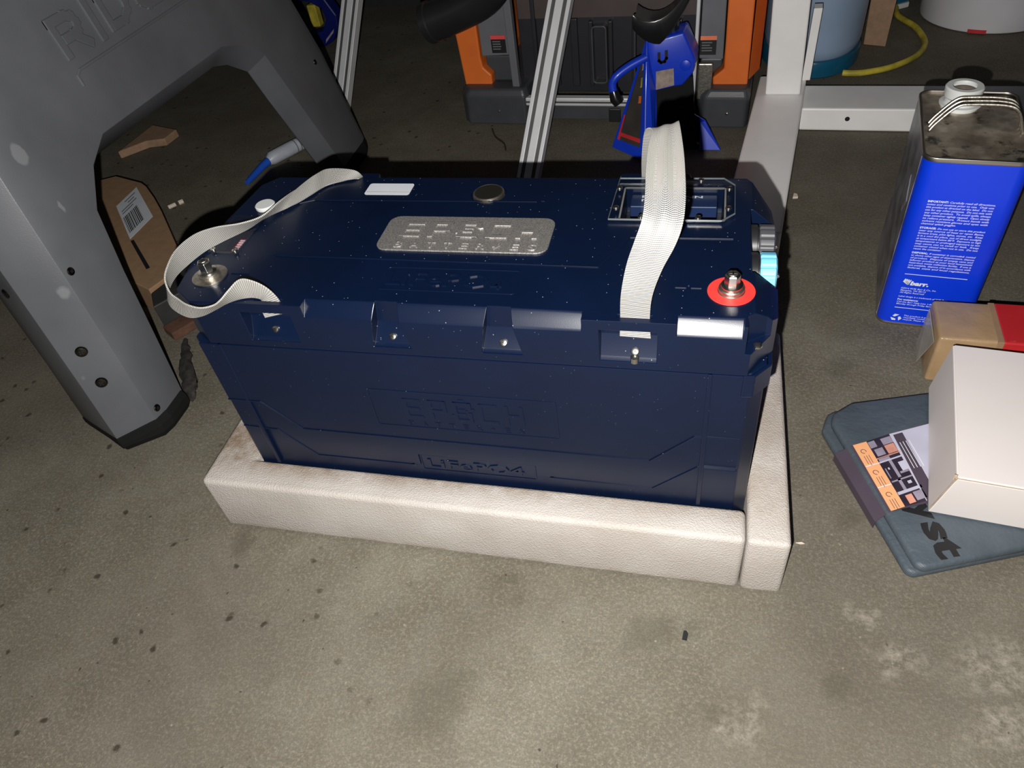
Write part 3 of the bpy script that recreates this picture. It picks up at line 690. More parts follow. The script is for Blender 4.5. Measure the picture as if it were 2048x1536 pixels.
strokes([[(.344, .3880), (.3445, .3990), (.352, .4030), (.690, .4010), (.697, .3970), (.697, .3880)]], .0035, FP, -.002, .0018).build('moulded_ridge', 'greyleg', sh, .001)
MB().box(-.62, -.255, .20, .84, .635, .70).build('top_beam', 'greyleg', sh, .01)

# ------------------------------------------------------------------ white steel frame
wf = thing('white_steel_frame', 'white painted steel bench frame with upright post, long foot and crossbar', 'bench frame', (.62, .9, 0))
MB().prism([(.5450, .560), (.6320, .560), (.6990, 1.110), (.6120, 1.110)], FZ, .002, .0500).build('foot', 'whitepaint', wf, .003)
b = MB(); base = [(.6190, 1.0230), (.6810, 1.0200), (.6860, 1.0820), (.6240, 1.0850)]
b.loft([[Vector((x+dx, y, z)) for x, y in base] for z, dx in ((.0502, 0), (.62, -.022))]).build('post', 'whitepaint', wf, .003)
b = MB(); base = [(.6870, 1.0830), (.7020, 1.0830), (.7040, 1.1080), (.6890, 1.1080)]
b.loft([[Vector((x+dx, y, z)) for x, y in base] for z, dx in ((.0502, 0), (.18, .002))]).build('bracket', 'whitepaint', wf, .001)
e1 = Vector((math.cos(math.radians(-3.8)), math.sin(math.radians(-3.8)), 0)); e2 = Vector((-e1.y, e1.x, 0)); OC = Vector((.6870, .9790, 0))
FC = lambda u, v, d: tuple(OC + e1*u + e2*d + Vector((0, 0, v)))
MB().box(-.004, .95, 0, .100, .001, .0430, lambda x, y, z: FC(x, z, y)).build('crossbar', 'whitepaint', wf, .003)
MB().lathe(FC(.0765, .024, .0005), tuple(-e2), [(.0042, 0), (.0042, .0008)], 20).build('bolt_hole', 'blackp', wf)

# ------------------------------------------------------------------ orange and grey rolling cart
ct = thing('tool_cart', 'orange and grey plastic tool cart with dark ribbed front panel, behind the battery case', 'tool cart', (.30, 1.15, 0))
e2c = e2; OK = Vector((.02, 1.025, 0))
K = lambda u, v, d: tuple(OK + e1*u + e2c*d + Vector((0, 0, v)))
KB = lambda x, y, z: K(x, z, y)
TOP = .44
ZT = lambda u, v, d: K(u, v, d)
# rounded front feet
for x0, x1 in ((-.004, .142), (.474, .572)):
    b = MB(); pl = [(x0+.016, 0), (x1-.006, 0), (x1, .012), (x1, .34), (x0, .34), (x0, .018)]
    b.loft([[Vector(K(x, z, d)) for x, d in pl] for z in (.001, .022)] + [[Vector(K(x, .062, d)) for x, d in pl]] + [[Vector(K(x+(.008 if x < (x0+x1)/2 else -.004), .074, d+.006)) for x, d in pl]])
    fo = b.build('corner_foot', 'cartdark', ct, .004)
    screw(fo, K((x0+x1)/2+.01, .030, 0), tuple(-e2c), .003)
MB().prism([(.003, .0665), (.061, .0665), (.062, .092), (.046, .107), (.043, .127), (.044, TOP), (-.018, TOP)], ZT, .030, .34).build('side_panel', 'orange', ct, .003)
MB().prism([(.502, .0565), (.564, .0560), (.560, TOP), (.514, TOP), (.519, .102), (.500, .086)], ZT, .030, .34).build('side_panel', 'orange', ct, .003)
MB().prism([(.5648, .034), (.5820, .085), (.5820, .300), (.5648, .300)], lambda u, v, d: K(u, d, v), .078, TOP-.002).build('side_wall', 'orange', ct, .003)
MB().prism([(.0460, .128), (.1060, .130), (.1060, TOP), (.0460, TOP)], ZT, .034, .060).build('grey_panel', 'cartgrey', ct, .002)
MB().prism([(.4730, .120), (.5160, .118), (.5120, TOP), (.4730, TOP)], ZT, .034, .060).build('grey_panel', 'cartgrey', ct, .002)
MB().prism([(.0635, .076), (.1060, .076), (.1060, .126), (.0500, .126), (.0500, .108), (.0640, .094)], ZT, .042, .070).build('lower_bracket', 'cartdark', ct, .003)
MB().prism([(.4750, .060), (.4980, .060), (.4980, .088), (.5150, .103), (.5150, .117), (.4750, .117)], ZT, .042, .070).build('lower_bracket', 'cartdark', ct, .003)
MB().box(.4740, .5000, .010, .0180, .052, .120, KB).build('latch_plate', 'steelrough', ct, .002)
bk = MB().box(.1200, .4700, .060, .33, .045, TOP, KB).build('ribbed_panel', 'cartblack', ct, .002)
MB().box(.1230, .4660, .0540, .0600, .1900, TOP, KB).build('upper_inset', simple('brown tinted inset', srgb(74, 64, 62), .5), ct, .001)
for x in (.150, .193, .262, .300, .345, .388, .430):
    MB().box(x, x+.008, .0480, .0602, .062, .185 if x > .2 else TOP, KB).build('rib', 'cartblack', bk, .002)
MB().prism([(.226, .06), (.240, .06), (.240, .19), (.226, .19)], ZT, .050, .060).build('rib', 'cartblack', bk, .002)
for x in (.268, .350):
    frame2(ZT, x, x+.030, .068, .178, .003, .0600, .0440, .008).build('raised_frame', 'cartdark', bk, .0008)
MB().prism([(.1085, .050), (.1230, .056), (.1200, TOP), (.1040, TOP)], ZT, .018, .034).build('upright_rail', 'cartgrey', ct, .002)
MB().prism([(.4640, .050), (.4700, .050), (.4720, TOP), (.4660, TOP)], ZT, .018, .034).build('upright_rail', 'alu', ct, .001)
MB().box(.1200, .4700, .004, .020, .0405, .0565, KB).build('bottom_rail', 'alu', ct, .002)
MB().box(.1205, .4700, .0022, .0042, .0470, .0500, KB).build('rail_slot', 'aludark', ct)
MB().box(.1430, .4735, .014, .030, .0080, .0380, KB).build('skirt', 'cartdark', ct, .002)
MB().box(.3050, .3290, .010, .0140, .0050, .0330, KB).build('skirt_block', 'blackp', ct, .002)
MB().box(-.010, .5700, .058, .34, TOP, TOP+.012, KB).build('top_tray', 'cartdark', ct, .003)
for (x, z, w_, h_, c1) in ((.0690, .1345, .0300, .0340, 'redlab'), (.4735, .1270, .0290, .0340, 'orange')):
    l_ = MB().box(x, x+w_, .0332, .0341, z, z+h_, KB).build('warning_label', 'blackprint', ct)
    MB().box(x, x+w_, .0328, .0333, z+h_*.78, z+h_, KB).build('label_header', simple('label header', srgb(230, 80, 80) if c1 == 'redlab' else srgb(240, 130, 90), .5), l_)
    b = MB()
    for k in range(4): b.box(x+w_*.1, x+w_*(.6+.15*random.random()), .0328, .0333, z+h_*(.2+.14*k), z+h_*(.26+.14*k), KB)
    b.build('printed_text', 'greyprint', l_)

# ------------------------------------------------------------------ aluminium bars leaning back
Dv = Vector((.961, 2.92, 4.678)).normalized()
def bar(base, L, label):
    t = thing('aluminium_bar', label, 'metal bar', base, None)
    side = Vector((1, -.06, 0)); side = (side - Dv*side.dot(Dv)).normalized(); nrm = side.cross(Dv).normalized()
    if nrm.y > 0: nrm = -nrm
    B_ = Vector(base)
    def F(u, v, d): return tuple(B_ + side*u + nrm*v + Dv*d)
    # slotted profile (u across 40 mm, v 20 mm, front face towards viewer)
    w2 = .020; pts = [(-w2, -.010), (w2, -.010), (w2, .010)]
    for c in (.010, -.010):
        pts += [(c+.0033, .010), (c+.0033, .0068), (c-.0033, .0068), (c-.0033, .010)]
    pts += [(-w2, .010)]
    z0 = .0115/Dv.z
    MB().prism(pts, F, z0, L).build('profile', 'alu', t, .0006)
    for c in (.010, -.010):
        MB().prism([(c-.0031, .0070), (c+.0031, .0070), (c+.0031, .0078), (c-.0031, .0078)], F, z0+.001, L-.001).build('slot_insert', 'aludark', t)
    return t
bar((.2052, .7700, 0), .66, 'slotted aluminium bar leaning right in front of the tool cart')
bar((-.2775, 1.0330, 0), 1.44, 'slotted aluminium bar leaning right, behind the far leg of the grey sawhorse')

# ------------------------------------------------------------------ black hose
hp = catmull([(-.002, .982, .222), (.060, .976, .242), (.120, .968, .272), (.160, .955, .330), (.180, .955, .420), (.200, 1.02, .480), (.22, 1.20, .492), (.24, 1.34, .492)], 6)
hz = thing('vacuum_hose', 'black plastic hose end hanging over the left of the tool cart', 'hose', (.06, .976, .242))
b = MB().tube(hp, .0350, 24); b.build('hose', 'blackp', hz, smooth=True)
MB().lathe((-.004, .9822, .2212), (hp[0]-hp[1]).normalized(), [(.0352, -.012), (.0372, -.010), (.0372, .002), (.0300, .0024), (.0290, -.004)], 28).build('hose_collar', 'blackp', hz, smooth=True)

# ------------------------------------------------------------------ blue jack stand
js = thing('jack_stand', 'blue steel jack stand with black saddle, behind the standing strap', 'jack stand', (.44, .93, 0))
def plate3(pts, thick, name, mat, parent, bev=.0008):
    P = [Vector(p) for p in pts]; nn = (P[1]-P[0]).cross(P[2]-P[0]).normalized()
    n = len(P); b = MB().add([p-nn*thick/2 for p in P]+[p+nn*thick/2 for p in P], [tuple(range(n)), tuple(range(2*n-1, n-1, -1))]+[(i, (i+1) % n, (i+1) % n+n, i+n) for i in range(n)])
    return b.build(name, mat, parent, bev)
F0 = Vector((.4080, .860, .003)); T0 = Vector((.4045, .938, .200)); L0 = Vector((.3440, .915, .003)); R0 = Vector((.5440, .900, .003)); B0 = Vector((.452, .972, .003))
TL = Vector((.4000, .950, .172)); T1 = Vector((.4200, .934, .196))
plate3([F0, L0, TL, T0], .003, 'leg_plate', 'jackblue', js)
rb = F0.lerp(T0, .5)
ridge = [F0, F0+Vector((.020, .001, 0)), T1, T0]
plate3([F0+Vector((0, -.002, 0)), F0+Vector((.018, .008, 0))  , T1+Vector((0, .006, -.06)), T0+Vector((0, -.002, -.003))], .004, 'corner_post', 'jackblue', js, .0015)
head = [(.4045, .931, .1990), (.4210, .929, .1935), (.4680, .930, .2035), (.4900, .932, .1560), (.4870, .930, .1340), (.4690, .926, .1130), (.4540, .925, .1120), (.4230, .924, .1050), (.4100, .926, .1100)]
hd = [Vector(p) for p in head]
b = MB(); n = len(hd); bk_ = [p+Vector((.004, .055, 0)) for p in hd]
b.add(hd+bk_, [tuple(range(n)), tuple(range(2*n-1, n-1, -1))]+[(i, (i+1) % n, (i+1) % n+n, i+n) for i in range(n)])
hdo = b.build('head', 'jackblue', js, .004, True, 3)
plate3([R0, R0+Vector((-.038, .001, 0)), (.5040, .917, .050), (.5120, .916, .052)], .003, 'leg_plate', 'jackblue', js)  # cut low; the black block stands in for its shaded upper part
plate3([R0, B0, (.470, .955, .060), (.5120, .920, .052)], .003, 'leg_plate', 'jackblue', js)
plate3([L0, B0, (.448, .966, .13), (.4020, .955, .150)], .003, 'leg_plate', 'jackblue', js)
# black block standing in for the shade between the legs, under the head
b = MB(); b.loft([[Vector(p) for p in ((.430, .908, .004), (.500, .908, .004), (.500, .950, .004), (.430, .950, .004))], [Vector(p) for p in ((.4220, .934, .113), (.4860, .936, .125), (.4800, .965, .125), (.4280, .965, .113))]]).build('shade_block', 'rubber', js)
b = MB().tube([(.447, .957, .11), (.447, .957, .214)], .012, 16).build('ratchet_column', 'blackgloss', js)
# saddle: a curved cradle with raised ears
rings = []
for k in range(11):
    t = k/10; x = .3850+.0930*t; z = .2180 + .030*(2*abs(t-.42))**2.0 + .018*t; y0 = .915+.012*t; hh = .040 - .018*abs(2*t-1)
    rings.append([Vector((x-.003, y0, z-hh)), Vector((x, y0+.055, z-hh)), Vector((x, y0+.060, z)), Vector((x, y0+.030, z-.006)), Vector((x-.003, y0, z+.002))])
MB().loft(rings).build('saddle', 'blackgloss', js, .002, True)
MB().tube(catmull([(.4060, .925, .1660), (.3790, .915, .1560), (.3560, .905, .1430), (.3480, .902, .1300), (.3500, .900, .1160)], 5), .0075, 12).build('release_lever', 'jackblue', js, smooth=True)
MB().tube([(.3500, .900, .1180), (.3540, .897, .1050), (.3600, .895, .0960)], [.0085, .0105, .0085], 12).build('lever_tip', 'blackgloss', js, smooth=True)
MB().lathe((.4730, .930, .1480), (-.05, -1, .05), [(.0100, 0), (.0090, .003), (.0040, .0045)], 20).build('pivot_boss', 'jackblue', js, smooth=True)
wl = MB().prism([(.4225, .1400), (.4530, .1450), (.4550, .1150), (.4230, .1075)], lambda u, v, d: (u, .9268+d*0-.0 + d, v), -.0016, -.0006).build('worn_label', simple('worn paper label', srgb(150, 135, 125), .7, var=.25, vs=140), js)
strokes([[(.4270, .1700), (.4275, .1580), (.4310, .1550), (.4370, .1565), (.4400, .1620), (.4395, .1730)]], .0050, lambda u, v, d: (u, .9285+d, v), -.0016, -.0004).build('slot_mark', 'blackprint', js)
# sticker on the left plate
nl = (L0-F0).cross(T0-F0).normalized(); nl = nl if nl.y < 0 else -nl
def LP(a, c, off=.0020): return (F0.lerp(T0, c)).lerp(L0.lerp(TL, c), a) + nl*off
plate3([LP(.12, .10), LP(.86, .10), LP(.80, .86), LP(.2, .86)], .0004, 'sticker', simple('charcoal sticker', srgb(62, 58, 54), .5, var=.2), js, 0)
plate3([LP(.82, .10, .0024), LP(.90, .10, .0024), LP(.90, .86, .0024), LP(.80, .86, .0024)], .0004, 'sticker_edge', 'redlab', js, 0)
plate3([LP(.12, .14, .0024), LP(.86, .14, .0024), LP(.86, .175, .0024), LP(.12, .175, .0024)], .0004, 'sticker_edge', 'redlab', js, 0)
plate3([LP(.18, .60, .0024), LP(.7, .60, .0024), LP(.7, .68, .0024), LP(.18, .68, .0024)], .0004, 'sticker_block', 'yellow', js, 0)
plate3([LP(.18, .47, .0024), LP(.8, .47, .0024), LP(.8, .53, .0024), LP(.18, .53, .0024)], .0004, 'sticker_block', 'orange', js, 0)
plate3([LP(.18, .74, .0024), LP(.7, .74, .0024), LP(.7, .84, .0024), LP(.18, .84, .0024)], .0004, 'sticker_block', 'lilac', js, 0)

# ------------------------------------------------------------------ solvent can
cn = thing('solvent_can', 'rectangular blue metal solvent can with open white spout, right of the white frame', 'can', (.815, .51, 0))
ca = math.radians(-7); c1 = Vector((math.cos(ca), math.sin(ca), 0)); c2 = Vector((-c1.y, c1.x, 0)); CO = Vector((.7535, .4280, 0))
CW, CD, CH = .108, .176, .2375
G = lambda u, v, d: tuple(CO + c1*u + c2*d + Vector((0, 0, v)))
GP = lambda u, v, d: tuple(CO + c1*u + c2*v + Vector((0, 0, d)))
pl = rrect(0, CW, 0, CD, .014, 6)
MB().prism(pl, GP, .0015, CH-.0037).build('can_body', 'canblue', cn, smooth=True)
MB().prism(rrect(-.001, CW+.001, -.001, CD+.001, .015, 6), GP, 0, .004).build('bottom_rim', 'tinrim', cn, .0006, True)
def ring3(a, z0, z1, name, mat):
    o = rrect(-a, CW+a, -a, CD+a, .015+a, 6); i = rrect(.002, CW-.002, .002, CD-.002, .012, 6); n = len(o); vs = [GP(*p, z) for z in (z0, z1) for p in o+i]; fs = []
    for k in range(n):
        j = (k+1) % n; fs += [(2*n+k, 2*n+j, 3*n+j, 3*n+k), (k, j, 2*n+j, 2*n+k), (n+j, n+k, 3*n+k, 3*n+j), (k, n+k, n+j, j)]
    return MB().add(vs, fs).build(name, mat, cn, .0007, True)
ring3(.0012, CH-.004, CH+.0015, 'top_rim', 'tinrim')
MB().prism(rrect(.0015, CW-.0015, .0015, CD-.0015, .013, 6), GP, CH-.0035, CH-.0018).build('can_top', 'tin', cn)
# printed photo side
sp_ = MB().box(-.0006, .0002, .016, CD-.014, .004, CH-.005, lambda x, y, z: GP(x, y, z)).build('side_print', 'canside', cn)
sd = lambda u, v, d: GP(-.0007-d, u, v)
MB().prism([(.030, .165), (.050, .190), (.070, .165), (.050, .140)], sd, 0, .0003).build('diamond_mark', 'phgrey', sp_)
MB().prism([(.0345, .165), (.050, .1845), (.0655, .165), (.050, .1455)], sd, .0003, .0005).build('diamond_centre', 'canside', sp_)
# spout
cc = GP(.043, .138, CH-.0018)
sp = MB().lathe(cc, (0, 0, 1), [(.0205, 0), (.0205, .0035), (.0235, .0045), (.0235, .0060), (.0190, .0065), (.0175, .0120), (.0205, .0150), (.0212, .0245), (.0198, .0262), (.0135, .0262), (.0130, .0240)], 36, cap=False).build('spout', 'white', cn, smooth=True)
MB().lathe((cc[0], cc[1], cc[2]+.0200), (0, 0, 1), [(.0134, 0), (.0134, .0008)], 30).build('spout_seal', simple('dirty seal', srgb(140, 128, 116), .6, var=.2, vs=120), sp)
# strap handle: three beads pressed in a strip
def hb(off): return catmull([GP(.008, .070+off, CH-.001), GP(.014, .072+off, CH+.008), GP(.030, .074+off, CH+.026), GP(.045, .075+off, CH+.029), GP(.078, .075+off, CH+.029), GP(.092, .073+off, CH+.024), GP(.100, .071+off, CH+.008), GP(.103, .070+off, CH-.001)], 5)
rws = [tuple(a)+tuple(c) for a, c in zip(hb(0), hb(.020))]
hd_ = MB(); n = len(rws)
hd_.add([r[:3] for r in rws]+[r[3:] for r in rws]+[(r[0], r[1], r[2]-.001) for r in rws]+[(r[3], r[4], r[5]-.001) for r in rws],
        [(i, i+1, n+i+1, n+i) for i in range(n-1)]+[(2*n+i, 3*n+i, 3*n+i+1, 2*n+i+1) for i in range(n-1)]+[(i, 2*n+i, 2*n+i+1, i+1) for i in range(n-1)]+[(n+i, n+i+1, 3*n+i+1, 3*n+i) for i in range(n-1)])
ho = hd_.build('handle', 'tin', cn, smooth=True)
for off in (.0005, .010, .0195): MB().tube(hb(off), .0016, 8).build('handle_bead', 'steelrough', ho, smooth=True)
# the printed panel
TX = [(.1845, 'IMPORTANT:', '  Carefully read all directions,'), (.1808, '', 'notes and cautions prior to use.  Only use'), (.1771, '', 'this product as directed on the label.  Do not'), (.1734, '', 'use for any other purpose.  Do not mix with'), (.1697, '', 'any other product.  To avoid spills, always'), (.1660, '', 'keep container tightly capped.  Open slowly'), (.1623, '', 'to relieve pressure.  Protect hands with'), (.1586, '', 'solvent resistant gloves and eyes with'), (.1549, '', 'chemical splash goggles.'),
      (.1490, 'STORAGE:', '  Do not use or store this product'), (.1453, '', 'near any source of heat or open flame,'), (.1416, '', 'furnace areas, pilot lights, stoves, etc.  Keep'), (.1379, '', 'it in a cool dry place, out of direct sunlight,'), (.1342, '', 'at temperature below 80\u00b0F.  Exposure to high'), (.1305, '', 'temperatures or prolonged exposure to sun'), (.1268, '', 'may cause can to swell or leak.  Keep'), (.1231, '', 'container closed when not in use.  Do not'), (.1194, '', 'reuse the container.'),
      (.1135, 'DISPOSAL:', '  If container is corroded, rusted'), (.1098, '', 'or shows other signs of deterioration, dispose'), (.1061, '', 'of product.  Dispose of empty cans and'), (.1024, '', 'leftover product at your local household'), (.0987, '', 'hazardous waste collection facility.  If one is'), (.0950, '', 'not available, dispose of in accordance with'), (.0913, '', 'federal, state and local regulations.')]
fb_ = MB()
FT = lambda x, z: (lambda u, v, d: G(x+u, z+v, -.0003-d))
for z, hd1, bodyt in TX:
    z -= .0005
    if hd1:
        hw = .0215 if hd1[0] == 'I' else .0175
        t_ = text(hd1, FT(.0168, z), .0025, .0001, width=hw, bold=.035); fb_.add(t_.v, t_.f)
        t_ = text(bodyt.strip(), FT(.0168+hw+.0015, z), .0024, .0001, width=.0672-hw, italic=.25, bold=.006); fb_.add(t_.v, t_.f)
    else:
        full = len(bodyt) > 34; t_ = text(bodyt, FT(.0168, z), .0024, .0001, width=.0682 if full else len(bodyt)*.00152, italic=.25, bold=.006); fb_.add(t_.v, t_.f)
fb_.build('printed_text', 'print', cn)
fb_ = MB()
for z, s_, w_ in ((.0590, '\u00a92014 W.M. Barr & Co., Inc.', .0400), (.0556, 'Memphis, TN 38113', .0290), (.0522, 'All Rights Reserved', .0280), (.0460, 'Label design is a trademark of WM Barr', .0560), (.0372, 'Call the Barr Help Line 1-800-398-3892', .0580), (.0338, 'Monday through Friday 8am to 4:30pm', .0560), (.0215, 'This product is packaged in a', .0440), (.0183, 'recyclable container.', .0300), (.0150, 'recycle. Please dispose', .0340)):
    x_ = .0168 if z > .03 else .0300
    if z <= .03: z -= .006
    t_ = text(s_, FT(x_, z), .0022, .0001, width=w_, italic=.25, bold=.004); fb_.add(t_.v, t_.f)
t_ = text('For assistance:', FT(.0168, .0408), .0026, .0001, width=.0240, bold=.03); fb_.add(t_.v, t_.f)
t_ = text('barr.', FT(.0255, .0655), .0058, .0001, width=.0210, bold=.05, italic=.15); fb_.add(t_.v, t_.f)
for k in range(4):   # the fanned emblem before the word
    fb_.prism([(.0168+.0022*k, .0700), (.0185+.0022*k, .0745-.0004*k), (.0195+.0022*k, .0745-.0004*k), (.0238, .0655), (.0225, .0655)], G, -.0003, -.00045)
fb_.box(.0162, .0855, -.0005, -.0002, .0815, .0822, lambda x, y, z: G(x, z, y)); fb_.box(.0162, .0855, -.0005, -.0002, .0284, .0291, lambda x, y, z: G(x, z, y))
fb_.build('printed_text', 'print', cn)
b = MB()
for k in range(3):   # recycling triangle of three bent arrows
    a0 = math.radians(90+120*k); cxr, czr = .0215, .0120
    def pp(r, a): return (cxr+r*math.cos(a)*1.15, czr+r*math.sin(a))
    b.prism([pp(.0056, a0-.45), pp(.0060, a0+.35), pp(.0046, a0+1.05), pp(.0022, a0+1.0), pp(.0030, a0-.1)], G, -.0003, -.00045)
b.build('recycling_mark', 'print', cn)

# ------------------------------------------------------------------ brown carton with red print
bx = thing('taped_carton', 'small brown taped carton with red top, in front of the blue can', 'box', (.92, .36, 0))
b1 = math.radians(-3); k1 = Vector((math.cos(b1), math.sin(b1), 0)); k2 = Vector((-k1.y, k1.x, 0)); BO = Vector((.7945, .3190, 0))
BP = lambda x, y, z: tuple(BO + k1*x + k2*y + Vector((0, 0, z)))
MB().box(0, .26, 0, .072, 0, .070, BP).build('carton', 'tape', bx, .004, True, 3)
MB().box(.066, .2605, -.0005, .0725, .004, .0706, BP).build('red_print', 'redbox', bx, .002)
MB().box(.0600, .0668, -.0004, .0724, .004, .0704, BP).build('card_strip', 'card', bx, .0005)
MB().add([BP(-.001, .010, .055), BP(-.001, .066, .060), BP(-.004, .060, .008), BP(-.006, .030, .004), BP(-.0016, .010, .055), BP(-.0016, .066, .060), BP(-.0046, .060, .008), BP(-.0066, .030, .004)], [(0, 1, 2, 3), (7, 6, 5, 4), (0, 4, 5, 1), (1, 5, 6, 2), (2, 6, 7, 3), (3, 7, 4, 0)]).build('clear_tape_flap', 'cleartape', bx)

# ------------------------------------------------------------------ folded tarp bag with paper sleeve
fg = thing('folded_bag', 'folded slate grey fabric bag with black lettering and a paper sleeve, under the white box', 'bag', (.78, .16, 0))
def slab(pts, z0, z1, name, mat, bev): return MB().prism(pts, FZ, z0, z1).build(name, mat, fg, bev, True, 3)
slab([(.6690, .2150), (.6760, .2400), (.6850, .2470), (.92, .305), (.95, .115), (.7400, .0340), (.7330, .0380)], .0005, .0115, 'lower_fold', 'bag', .005)
slab([(.6775, .2170), (.6800, .2320), (.7020, .2520), (.92, .315), (.95, .113), (.7470, .0345), (.7390, .0380)], .0117, .0225, 'upper_fold', 'bag', .005)
# sleeve: wraps top and left edge
b = MB(); h0, h1 = .0230, .0238
sl = thing  # placeholder
def quadz(pts, z0, z1, name, mat, parent): return MB().prism(pts, FZ, z0, z1).build(name, mat, parent)
A0, A1 = Vector((.6965, .1830)), Vector((.7245, .0975))      # fold line on top, back and front
D0, D1 = Vector((.7110, .1900)), Vector((.7385, .1050))      # orange strip right edge
E0, E1 = Vector((.7360, .2040)), Vector((.7600, .1150))      # photo strip right edge
S0, S1 = Vector((.8300, .2480)), Vector((.8500, .1500))
slv = MB().add([(A0.x, A0.y, h0), (S0.x, S0.y, h0), (S1.x, S1.y, h0), (A1.x, A1.y, h0), (A0.x, A0.y, h1), (S0.x, S0.y, h1), (S1.x, S1.y, h1), (A1.x, A1.y, h1),
                (.6800, .1780, .0020), (.7115, .0905, .0020), (.6792, .1776, .0020), (.7107, .0901, .0020), (.6800, .1780, .0125), (.7115, .0905, .0125), (.6792, .1776, .0131), (.7107, .0901, .0131)],
               [(0, 3, 2, 1), (4, 5, 6, 7), (1, 2, 6, 5), (4, 7, 15, 14), (0, 12, 13, 3), (14, 15, 11, 10), (12, 8, 9, 13), (8, 10, 11, 9), (7, 3, 13, 15), (15, 13, 9, 11), (2, 3, 7, 6), (0, 1, 5, 4), (4, 14, 12, 0), (14, 10, 8, 12)]).build('paper_sleeve', 'sleeve', fg)
zt = h1+.0002
os_ = quadz([tuple(A0), tuple(D0), tuple(D1), tuple(A1)], h1, zt, 'orange_strip', 'peach', slv)
quadz([tuple(D0), tuple(E0), tuple(E1), tuple(D1)], h1, zt, 'cabinet_photo', 'phdark', slv)
quadz([tuple(E0), tuple(S0), tuple(S1), tuple(E1)], h1, zt, 'grey_photo', 'lilac', slv)
U0, U1 = (D1-D0), (E0-D0)
def on_(a, c): p = D0 + U0*a + U1*c; return (p.x, p.y)
cells = [(.02, .12, .02, .30, 'phgrey'), (.03, .13, .55, .98, 'phgrey'), (.15, .26, .10, .45, 'phgrey'), (.14, .27, .55, .95, 'phpink'), (.29, .34, .05, .50, 'phgrey'), (.36, .62, .38, .50, 'phgrey'), (.42, .55, .68, .95, 'lilac'), (.34, .36, 0, 1, 'lilac'), (.64, .80, .30, .42, 'phgrey'), (.80, .84, .02, 1, 'lilac'), (.87, .99, .22, .48, 'phpink'), (.86, .98, .55, .95, 'phgrey'), (.28, .295, .0, 1., 'phpink'), (.64, .66, .05, .9, 'phgrey'), (.45, .60, .08, .12, 'phgrey'), (.55, .58, .55, .9, 'phgrey'), (.70, .74, .6, .75, 'lilac'), (.45, .48, .2, .26, 'lilac')]
for k in sorted(set(c[4] for c in cells)):
    b = MB()
    for a0, a1, c0_, c1_, m_ in cells:
        if m_ == k: b.prism([on_(a0, c0_), on_(a0, c1_), on_(a1, c1_), on_(a1, c0_)], FZ, zt, zt+.0001)
    b.build('photo_detail', k, slv)
# orange strip divisions and icons
UO = D0-A0; UL = A1-A0
def oo(a, c): p = A0 + UL*a + UO*c; return (p.x, p.y)
b = MB()
for a in (.34, .66): b.prism([oo(a, .02), oo(a, .98), oo(a+.012, .98), oo(a+.012, .02)], FZ, zt, zt+.0001)
b.build('divider', 'print', slv)
b = MB()
for a in (.10, .43, .76):
    c0_ = Vector(oo(a+.03, .45)); rr = .0028
    o_ = [(c0_.x+rr*math.cos(t*.628), c0_.y+rr*math.sin(t*.628)) for t in range(9)]
    b = strokes([o_], .0006, FZ, zt, zt+.0001, b)
    for q_ in range(3): b = strokes([[oo(a+.10, .30+.17*q_), oo(a+.10+.12+.03*(q_ % 2), .30+.17*q_)]], .0005, FZ, zt, zt+.0001, b)
b.build('printed_icons', 'sleeve', slv)
b = MB()
for q_ in range(4): 
    p0 = E0.lerp(E1, .16) + (S0-E0)*(.06+.035*q_); p1 = E0.lerp(E1, .55) + (S0-E0)*(.06+.035*q_); b = strokes([[(p0.x, p0.y), (p1.x, p1.y)]], .0007, FZ, zt, zt+.0001, b)
b.build('printed_text', 'print', slv)
quadz([(E0.x+.004, E0.y-.001), (E0.x+.014, E0.y+.004), (E1.x+.012, E1.y+.006), (E1.x+.001, E1.y)], zt, zt+.0001, 'dark_band', 'sleeve', slv)
# big black letters, reading down the bag
La = math.atan2(-.052, .016); lu = Vector((math.cos(La), math.sin(La))); lv = Vector((-lu.y, lu.x))
def letters(s, org, h, w_): 
    o_ = Vector(org); return text(s, lambda u, v, d: (o_.x+lu.x*u+lv.x*v, o_.y+lu.y*u+lv.y*v, .02260+d), h, .0002, width=w_, bold=.04)
b = letters('y', (.7420, .1110), .0240, .0230); b2 = letters('st', (.7502, .0870), .0265, .0430); b.add(b2.v, b2.f)
b.build('black_lettering', 'blackprint', fg)

# ------------------------------------------------------------------ white card box
wb = thing('white_box', 'plain white cardboard box with worn corner, on the folded grey bag', 'box', (.86, .19, .0245))
bot = [(.7590, .1010), (.9400, .0795), (.9700, .2600), (.7880, .2820)]; top = [(.7660, .0915), (.9320, .0715), (.9600, .2640), (.7965, .2835)]
ZB = .0245; H1 = ZB+.066
b = MB(); b.loft([[Vector((x, y, ZB)) for x, y in bot], [Vector((x, y, H1)) for x, y in top]]).build('box_body', 'whitebox', wb, .0012)
cent = Vector((.8637, .1776, 0))
b = MB(); gt = lambda s, z: [Vector((cent.x+(x-cent.x)*s, cent.y+(y-cent.y)*s, z)) for x, y in top]
b.loft([gt(.985, H1+.0003), gt(.985, H1+.0016)]).build('lid_flap', 'whitebox', wb, .0006)
b = MB(); b.tube([(.7655, .0918, H1+.0010), (.7650, .0925, H1-.004), (.7660, .0960, H1+.0012)], .0016, 6)
b.tube([(.7590, .1010, ZB+.004), (.7655, .0920, H1-.001)], .0007, 5)
b.tube([(.7664, .0914, H1+.0006), (.9320, .0714, H1+.0006)], .0005, 5); b.build('worn_crease', 'crease', wb)

